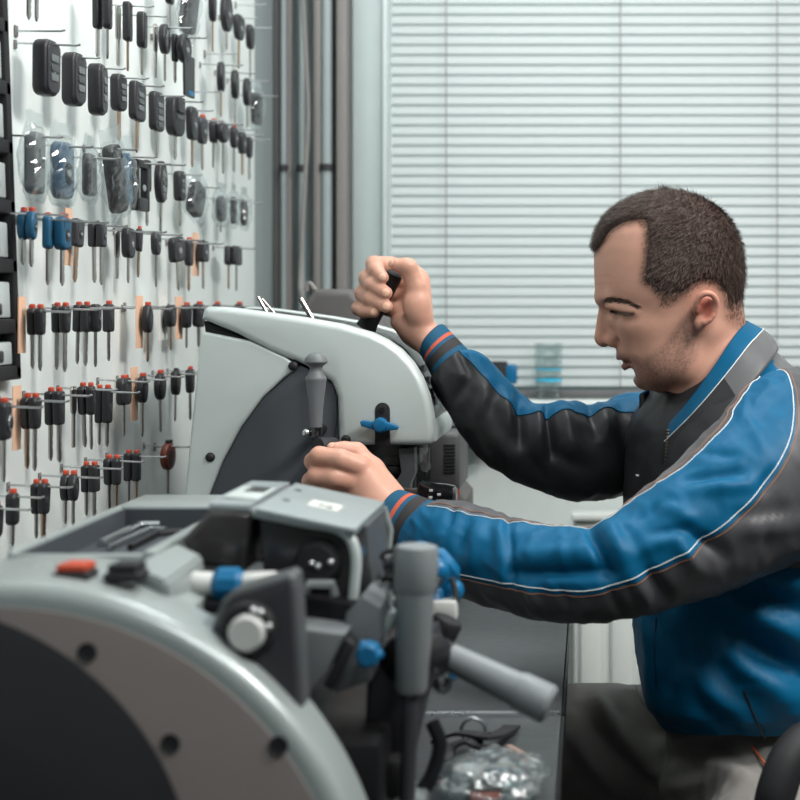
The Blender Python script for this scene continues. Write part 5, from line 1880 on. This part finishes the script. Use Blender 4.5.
def line_on(rings, k, off, r, name, m, parent, i0=0, i1=None, dash=None, shift=0):
    """a thread lying on the cloth along column k"""
    i1 = len(rings) if i1 is None else i1
    pts = []
    n = len(rings[0])
    for i in range(i0, i1):
        a, b = Vector(rings[i][k % n]), Vector(rings[i][(k + 1) % n])
        c0 = sum((Vector(v) for v in rings[i]), Vector()) / n
        p = a + (b - a) * shift
        nn = (p - c0).normalized()
        pts.append(p + nn * off)
    mb = MB()
    if dash:
        for s0 in range(0, len(pts) - dash, dash + 1):
            mb.tube(pts[s0:s0 + dash + 1], r, 5)
    else:
        mb.tube(pts, r, 6)
    return mb.build(name, m, parent)

# near (left) sleeve
near_st = [((437, 503), (412, 570), 1.688, .040), ((465, 503), (440, 583), 1.660, .043), ((510, 519), (487, 604), 1.622, .047), ((555, 528), (542, 617), 1.588, .050), ((596, 527), (590, 620.5), 1.566, .054),
           ((638, 498), (650, 610), 1.566, .060), ((690, 455), (716, 591), 1.585, .068), ((731, 414), (776, 567), 1.615, .074), ((768, 376), (832, 545), 1.66, .078), ((812, 372), (880, 520), 1.71, .075)]
near_v = [(-.78, .66), (-.80, .60), (-.93, .40), (-1.02, .27), (-1.0, .25), (-1.0, .14), (-.98, -.05), (-1.0, -.36), (-1.1, -.92), (-1.25, -1.2)]
near_folds = [(588, 528, 612, 575, -.0085, 5), (603, 522, 628, 566, .0065, 11), (508, 517, 514, 584, -.0045, 3.2), (498, 518, 504, 580, .003, 6),
              (514, 574, 612, 571, -.0060, 6.5), (518, 556, 600, 551, .0040, 9), (470, 515, 455, 555, -.004, 5), (484, 520, 470, 565, .004, 7), (455, 508, 446, 530, -.003, 4),
              (640, 520, 668, 500, -.0035, 5), (655, 535, 690, 528, -.004, 5), (640, 552, 680, 530, .0035, 8), (688, 480, 742, 473, -.0042, 4.5), (690, 492, 748, 486, .004, 7), (705, 455, 735, 458, -.003, 4),
              (690, 530, 726, 555, -.0075, 6.5), (676, 545, 704, 572, .0055, 8), (650, 572, 668, 598, -.0055, 5), (636, 580, 652, 606, .004, 7), (612, 592, 622, 616, -.004, 5), (740, 515, 798, 508, -.0035, 5), (735, 530, 800, 522, .004, 9),
              (560, 590, 575, 612, -.003, 5), (530, 588, 538, 606, .003, 6), (760, 500, 770, 470, -.003, 5), (660, 505, 690, 520, .0035, 7)]
slN, rgN, dnN = make_sleeve(near_st, near_v, near_folds, 170, 36, 56, [M_jblue, M_jdark_lit], .0022, 3.1)
slN['label'] = 'near sleeve with blue top panel and charcoal underside'
line_on(rgN, 34, .0004, .00058, 'stitching', M_thread, slN, 4, 160, shift=.3)
line_on(rgN, 36, .0003, .0005, 'stitching', M_threadb, slN, 4, 160, shift=.4)
line_on(rgN, 1, .0004, .0005, 'stitching', M_thread, slN, 8, 150)
line_on(rgN, 91, .0003, .0005, 'stitching', M_threadb, slN, 8, 150)

# far (right) sleeve
far_st = [((466, 351), (433, 381), 1.925, .030), ((480, 355), (438, 396), 1.92, .036), ((506, 381), (462, 431), 1.912, .040), ((528, 402), (488, 462), 1.905, .044), ((550, 405), (528, 484), 1.905, .048),
          ((574, 404), (570, 498), 1.915, .054), ((604, 405), (605, 496), 1.935, .058), ((634, 394), (642, 490), 1.965, .060), ((672, 392), (682, 488), 2.0, .062), ((700, 395), (712, 485), 2.02, .06)]
far_v = [(-1.5, -.70), (-1.5, -.66), (-1.5, -.62), (-1.5, -.66), (-1.45, -.80), (-1.45, -.82), (-1.4, -.86), (-1.4, -.62), (-1.4, -.60), (-1.4, -.6)]
far_folds = [(546, 400, 552, 456, -.0095, 4.5), (536, 412, 541, 450, .006, 7), (562, 408, 572, 445, .0075, 9), (517, 398, 521, 446, -.006, 5), (506, 392, 509, 430, .005, 7), (586, 402, 597, 432, -.006, 6), (610, 404, 603, 436, .006, 9),
             (470, 376, 455, 402, -.004, 5), (486, 384, 478, 422, .0045, 7), (555, 455, 590, 470, -.004, 7), (560, 440, 585, 455, .004, 8), (620, 410, 628, 470, -.005, 6), (500, 440, 520, 465, .003, 7), (604, 398, 610, 405, -.006, 5),
             (462, 356, 470, 372, -.004, 4), (530, 455, 548, 480, -.003, 6)]
slF, rgF, dnF = make_sleeve(far_st, far_v, far_folds, 130, 22, 46, [M_jblue, M_jdark], .0024, 8.3)
slF['label'] = 'far sleeve, mostly charcoal with a blue top panel'
line_on(rgF, 22, .0006, .0008, 'stitching', M_jblue, slF, 2, 112)

# ribbed cuffs
def make_cuff(parent, c0, c1, bands, seed):
    st = catmull([[*c0[0], *c0[1], c0[2], c0[3]], [*[(c0[0][j] + c1[0][j]) / 2 for j in (0, 1)], *[(c0[1][j] + c1[1][j]) / 2 for j in (0, 1)], (c0[2] + c1[2]) / 2, (c0[3] + c1[3]) / 2], [*c1[0], *c1[1], c1[2], c1[3]]], 33)
    rings = []
    for i, q in enumerate(st):
        U, L = P(q[0], q[1], q[4]), P(q[2], q[3], q[4])
        c = (U + L) / 2
        hv = (U - L) / 2
        t = P((c1[0][0] + c1[1][0]) / 2, (c1[0][1] + c1[1][1]) / 2, c1[2]) - P((c0[0][0] + c0[1][0]) / 2, (c0[0][1] + c0[1][1]) / 2, c0[2])
        W = hv.cross(t).normalized()
        if W.y > 0: W = -W
        ring = []
        for k in range(96):
            a = 2 * PI * k / 96
            rib = .00045 * (1 if k % 2 else -1)
            e = 1 - (.10 if i == 0 else .03 if i == 1 else 0)
            p = c + hv * math.cos(a) * e + W * q[5] * math.sin(a) * e
            ring.append(p + (p - c).normalized() * (rib + .0008 * math.sin(3 * a + seed)))
        rings.append(ring)
    inner = [Vector(p) * 1 for p in rings[0]]
    c = sum(inner, Vector()) / 96
    rings = [[c + (p - c) * .8 + (c - sum((Vector(v) for v in rings[8]), Vector()) / 96) * -.5 for p in inner]] + rings
    def mi(i, k):
        u = (i - 1) / 32
        for lim, m_ in bands:
            if u < lim: return m_
        return 0
    o = grid_mesh('cuff', rings, True, [M_rib, M_ribo, M_ribdark], parent, mi, True, 180)
    return o
make_cuff(slN, ((398, 489.5), (377.5, 546), 1.712, .029), ((444, 505), (418, 574), 1.684, .037), [(.26, 0), (.345, 1), (.46, 0), (.70, 2), (9, 0)], 1)
make_cuff(slF, ((441.5, 323.5), (420, 353), 1.932, .024), ((469, 352), (435, 383), 1.922, .030), [(.30, 0), (.38, 1), (.48, 0), (.73, 2), (9, 0)], 2)

# ------------------------------------------------------------------ jacket trunk
TS = [(730, 656, 838, .172, 0), (715, 652, 842, .176, 0), (700, 646, 844, .178, 0), (650, 639, 853, .18, 0), (600, 635, 857, .182, .05), (540, 633, 858, .186, .12), (480, 635, 853, .19, .2), (440, 641, 840, .19, .24), (415, 650, 824, .172, .24),
      (395, 662, 808, .145, .22), (375, 680, 792, .112, .18), (360, 696, 780, .086, .1), (350, 706, 770, .070, .0)]
tf = [(650, 560, 690, 640, .004, 16), (745, 600, 800, 640, .012, 13), (720, 625, 800, 675, -.012, 12), (730, 655, 800, 700, .010, 14), (700, 640, 740, 700, -.006, 12), (760, 690, 800, 720, .008, 12), (660, 610, 668, 690, -.004, 6),
      (690, 680, 760, 720, .006, 13), (740, 560, 800, 585, .010, 12), (750, 590, 800, 612, -.010, 9), (700, 700, 740, 740, -.006, 10), (648, 610, 655, 700, .003, 5), (690, 600, 720, 660, -.008, 16), (674, 640, 700, 700, -.005, 10)]
dense = catmull([list(t) for t in TS], 120)
NT = 132
rings = []
for i, q in enumerate(dense):
    z = hz(q[0])
    xf, xb, w, sh = hx(q[1]), hx(q[2]), q[3], q[4]
    xm, a_ = (xf + xb) / 2, (xb - xf) / 2
    ring = []
    for k in range(NT):
        th_ = 2 * PI * k / NT
        c_, s_ = math.cos(th_), math.sin(th_)
        e = 2 / 2.35
        x = xm + a_ * math.copysign(abs(c_) ** e, c_)
        y = 1.82 + w * math.copysign(abs(s_) ** e, s_)
        x -= sh * (y - 1.82)
        p = Vector((x, y, z + (.034 * max(0, -s_) * min(1, max(0, (q[0] - 630) / 90)))))
        n_ = Vector((c_ * w, s_ * a_, 0)).normalized()
        px, py = proj(p)
        d = 1.5 * fold_disp(px, py, tf) * (1 if s_ < 0 else .2) + .0026 * ridged((x, y * .6, z * 1.3), 11, 4.4) + .0012 * ridged((x, y, z), 26, 7.7, 2)
        if q[0] > 712: d -= .010 * (q[0] - 712) / 18
        ring.append(p + n_ * d)
    rings.append(ring)
def tmat(i, k):
    p = (rings[i][k] + rings[min(i + 1, len(rings) - 1)][(k + 1) % NT]) / 2
    px, py = proj(p)
    q = dense[i][0]
    front = p.x < (hx(dense[i][1]) + .09)
    if q > 548: return 0
    if p.y < 1.80:
        # near half: charcoal chest, blue shoulder, grey back
        seam = np.interp(py, [330, 365, 380, 400, 430, 470, 520], [768, 774, 786, 794, 788, 764, 740])
        if px > seam: return 2
        edge = np.interp(py, [370, 400, 425, 450, 480, 520], [760, 736, 724, 712, 700, 690])
        return 0 if px > edge else 1
    return 1 if front else (2 if q > 380 else 0)
jk = grid_mesh('jacket', rings, True, [M_jblue, M_jdark, M_jgrey], person, tmat, True, 180)
jk['label'] = 'blue and charcoal work jacket body'
# hem band
hemr = [[c2 for c2 in (Vector(v) for v in rings[k])] for k in (0, 1, 2, 3, 4)]
# side pocket opening
jv = np.array([tuple(v) for r in rings for v in r if v.y < 1.80])
jpx = CX + F * jv[:, 0] / jv[:, 1]; jpy = CY - F * (jv[:, 2] - CAMZ) / jv[:, 1]
def on_cloth(px, py, v=jv, qx=jpx, qy=jpy, lift=.0):
    dd_ = (qx - px) ** 2 + (qy - py) ** 2
    near_ = np.where(dd_ < 25)[0]
    i_ = near_[np.argmin(v[near_, 1])] if len(near_) else np.argmin(dd_)
    return P(px, py, v[i_, 1] - lift)
pk = catmull([on_cloth(744, 690), on_cloth(750, 706), on_cloth(757, 722), on_cloth(765, 738)], 16)
MB().tube(pk, .0013, 8).build('pocket_edge', M_jdark, jk)
# front seam
MB().tube(catmull([on_cloth(656, 618), on_cloth(654, 650), on_cloth(656, 690)], 14), .0009, 6).build('front_seam', M_thread if False else M_rib, jk)

# collar: stands open at the front
top = [(669, 425, 1.738), (690, 401, 1.722), (714, 369, 1.722), (736, 338, 1.744), (749, 323, 1.80), (738, 327, 1.858), (704, 346, 1.885), (664, 378, 1.885), (640, 395, 1.862)]
bot = [(664, 472, 1.735), (700, 440, 1.695), (736, 404, 1.685), (768, 364, 1.712), (778, 347, 1.80), (762, 352, 1.89), (714, 384, 1.93), (670, 420, 1.91), (650, 446, 1.875)]
NC = 90
T_, B_ = catmull([P(*p) for p in top], NC), catmull([P(*p) for p in bot], NC)
cen = P(706, 380, 1.80)
rings = []
for i in range(NC):
    t_, b_ = Vector(T_[i]), Vector(B_[i])
    out_ = (t_ + b_) / 2 - cen
    out_.z *= .3
    out_.normalize()
    ring = []
    for j in range(11):                       # outside, bottom to top
        u = j / 10
        p = b_ + (t_ - b_) * u + out_ * (.006 * math.sin(PI * u) + .0012 * ridged((t_.x + u * .05, t_.y, t_.z), 28, 2.2, 2))
        ring.append(p)
    for j in range(3):
        a = PI * (j + 1) / 4
        ring.append(t_ - out_ * (.0028 * (1 - math.cos(a))) + Vector((0, 0, .0028 * math.sin(a))))
    for j in range(9):                        # inside, top to bottom
        u = 1 - j / 9
        ring.append(b_ + (t_ - b_) * u - out_ * (.0056 + .002 * math.sin(PI * u)))
    rings.append(ring)
def cmat(i, k):
    if k >= 7 and k < 14: return 0
    if k >= 14: return 1 if i > 52 else 0
    return 2 if 22 < i < 70 else 1
co = grid_mesh('collar', rings, True, [M_jblue, M_jdark, M_jgrey], jk, cmat, True, 180, True)
MB().tube([Vector(r[7]) + (Vector(r[7]) - cen).normalized() * .0008 for r in rings[:60]], .0006, 6).build('collar_stitching', M_thread, jk)
MB().tube(catmull([Vector(r[12]) for r in rings[60::6]] + [P(652, 411, 1.84), P(661, 424, 1.79), P(668, 434, 1.74)], 40), .0016, 6).build('collar_piping', M_jblue, jk)
# placket and zip below the collar
zp = catmull([P(668, 430, 1.735), P(667, 450, 1.732), P(665, 475, 1.735), P(662, 510, 1.742)], 40)
MB().tube(zp, .0032, 8).build('zip_tape', M_jdark, jk)
zt2 = MB()
for i, p in enumerate(zp):
    if i % 2 == 0: zt2.box(Vector(p) + Vector((-.002, -.005, -.0009)), Vector(p) + Vector((.002, -.0025, .0009)), .0003)
zt2.build('zip_teeth', M_brass, jk)
# little reflective tab and shoulder tabs
tb = MB().tube([P(636, 475, 1.80), P(649, 479, 1.79)], .0012, 6)
tb.build('reflective_tab', M_thread, jk)

# ------------------------------------------------------------------ trousers
tr_ = Body()
def tcap(a, b, ra, rb, k=.03): tr_.cap(a, b, ra, rb, k)
tcap((.235, 1.82, .64), (.235, 1.82, .57), .150, .150, .04)
tcap((.25, 1.74, .57), (.245, 1.90, .57), .115, .115, .04)
for hipp, knee, ank in (((.24, 1.74, .575), (.125, 1.40, .545), (.055, 1.36, .12)), ((.24, 1.90, .58), (-.15, 1.99, .582), (-.16, 2.0, .12))):
    tcap(hipp, knee, .098, .076)
    tcap(knee, ank, .074, .062)
def trous_f(p):
    d = tr_(p)
    return d
tp_, tq_ = surface(trous_f, (-.30, 1.22, .05), (.46, 2.16, .80), .0055)
nrm_t = np.zeros_like(tp_)
e1 = tp_[tq_[:, 1]] - tp_[tq_[:, 0]]; e2 = tp_[tq_[:, 3]] - tp_[tq_[:, 0]]
fn_ = np.cross(e1, e2)
for j in range(4): np.add.at(nrm_t, tq_[:, j], fn_)
nrm_t /= np.linalg.norm(nrm_t, axis=1)[:, None] + 1e-12
trf = [(600, 700, 650, 770, -.010, 9), (575, 705, 640, 790, .008, 10), (615, 700, 655, 740, .008, 8), (570, 735, 620, 800, -.010, 9), (660, 760, 720, 745, .010, 11), (690, 755, 750, 775, -.008, 9), (665, 790, 740, 770, -.006, 9), (640, 700, 655, 735, .006, 6)]
dd = []
for p in tp_:
    px, py = proj(p)
    dd.append(1.3 * fold_disp(px, py, trf) + .004 * ridged((p[0] * .8, p[1], p[2] * 1.2), 10, 5.5) + .0015 * ridged(p, 26, 1.5, 2))
tp_ = tp_ + nrm_t * np.array(dd)[:, None]
tro, _ = mesh_from('trousers', tp_, tq_, M_trouser, person, 1)
# pocket flap on the far thigh
fl_ = MB().prism([(0, 0), (.034, 0), (.034, .001), (0, .001)], 'y', 0, .05, .0003)
bmesh.ops.transform(fl_.bm, matrix=Matrix.Translation(P(640, 700, 1.875)) @ Matrix.Rotation(math.radians(52), 4, 'Y') @ Matrix.Rotation(math.radians(10), 4, 'Z'), verts=fl_.bm.verts)
fl_.build('pocket_flap', M_trouser, tro)
tvx = CX + F * tp_[:, 0] / tp_[:, 1]; tvy = CY - F * (tp_[:, 2] - CAMZ) / tp_[:, 1]
MB().tube(catmull([on_cloth(752, 746, tp_, tvx, tvy), on_cloth(760, 757, tp_, tvx, tvy), on_cloth(769, 770, tp_, tvx, tvy)], 12), .0014, 6).build('pocket_piping', M_threado, tro)
# shoes
for (x, y) in ((.055, 1.36), (-.16, 2.0)):
    sh = Body()
    sh.cap((x + .03, y, .055), (x - .12, y - .01, .04), .042, .036, .02)
    sh.cap((x + .02, y, .06), (x, y, .11), .045, .048, .02)
    sp_, sq_ = surface(sh, (x - .2, y - .08, -.02), (x + .12, y + .08, .2), .006)
    sp_[:, 2] = np.maximum(sp_[:, 2], .002)
    mesh_from('shoe', sp_, sq_, M_rubber, person, 2)

# ------------------------------------------------------------------ the chair he sits on
chr_ = thing('office_chair', 'black office chair under the seated man, only its armrest edge showing', 'chair', (.30, 1.82, 0))
st = MB().box((.12, 1.60, .37), (.50, 2.04, .425), .02, 3)
st.build('seat', M_rubber, chr_)
MB().box((.53, 1.64, .56), (.575, 2.0, .98), .02, 3).build('backrest', M_rubber, chr_)
MB().box((.49, 1.79, .37), (.56, 1.85, .39), .004).box((.54, 1.79, .38), (.56, 1.85, .60), .004).build('back_bar', M_darkmetal, chr_)
MB().cyl((.30, 1.82, .10), (.30, 1.82, .37), .028, 18).build('column', M_darkmetal, chr_)
for k in range(5):
    a = 2 * PI * k / 5 + .3
    e = Vector((.30 + .27 * math.cos(a), 1.82 + .27 * math.sin(a), .07))
    lg = MB().tube([(.30, 1.82, .11), e], [.022, .016], 10).build('leg', M_darkmetal, chr_)
    MB().cyl((e.x, e.y - .012, .03), (e.x, e.y + .012, .03), .029, 18, bev=.004).box((e.x - .008, e.y - .006, .035), (e.x + .008, e.y + .006, .07)).build('caster', M_rubber, lg)
arm = catmull([P(772, 815, 1.42), P(777, 790, 1.42), P(790, 758, 1.43), P(812, 738, 1.45), P(860, 728, 1.50)], 26)
MB().tube(arm, [.019] * 26, 14).build('armrest', M_rubber, chr_)
MB().tube([P(860, 728, 1.50), (.40, 1.56, .60), (.42, 1.60, .45)], .014, 10).build('arm_support', M_darkmetal, chr_)
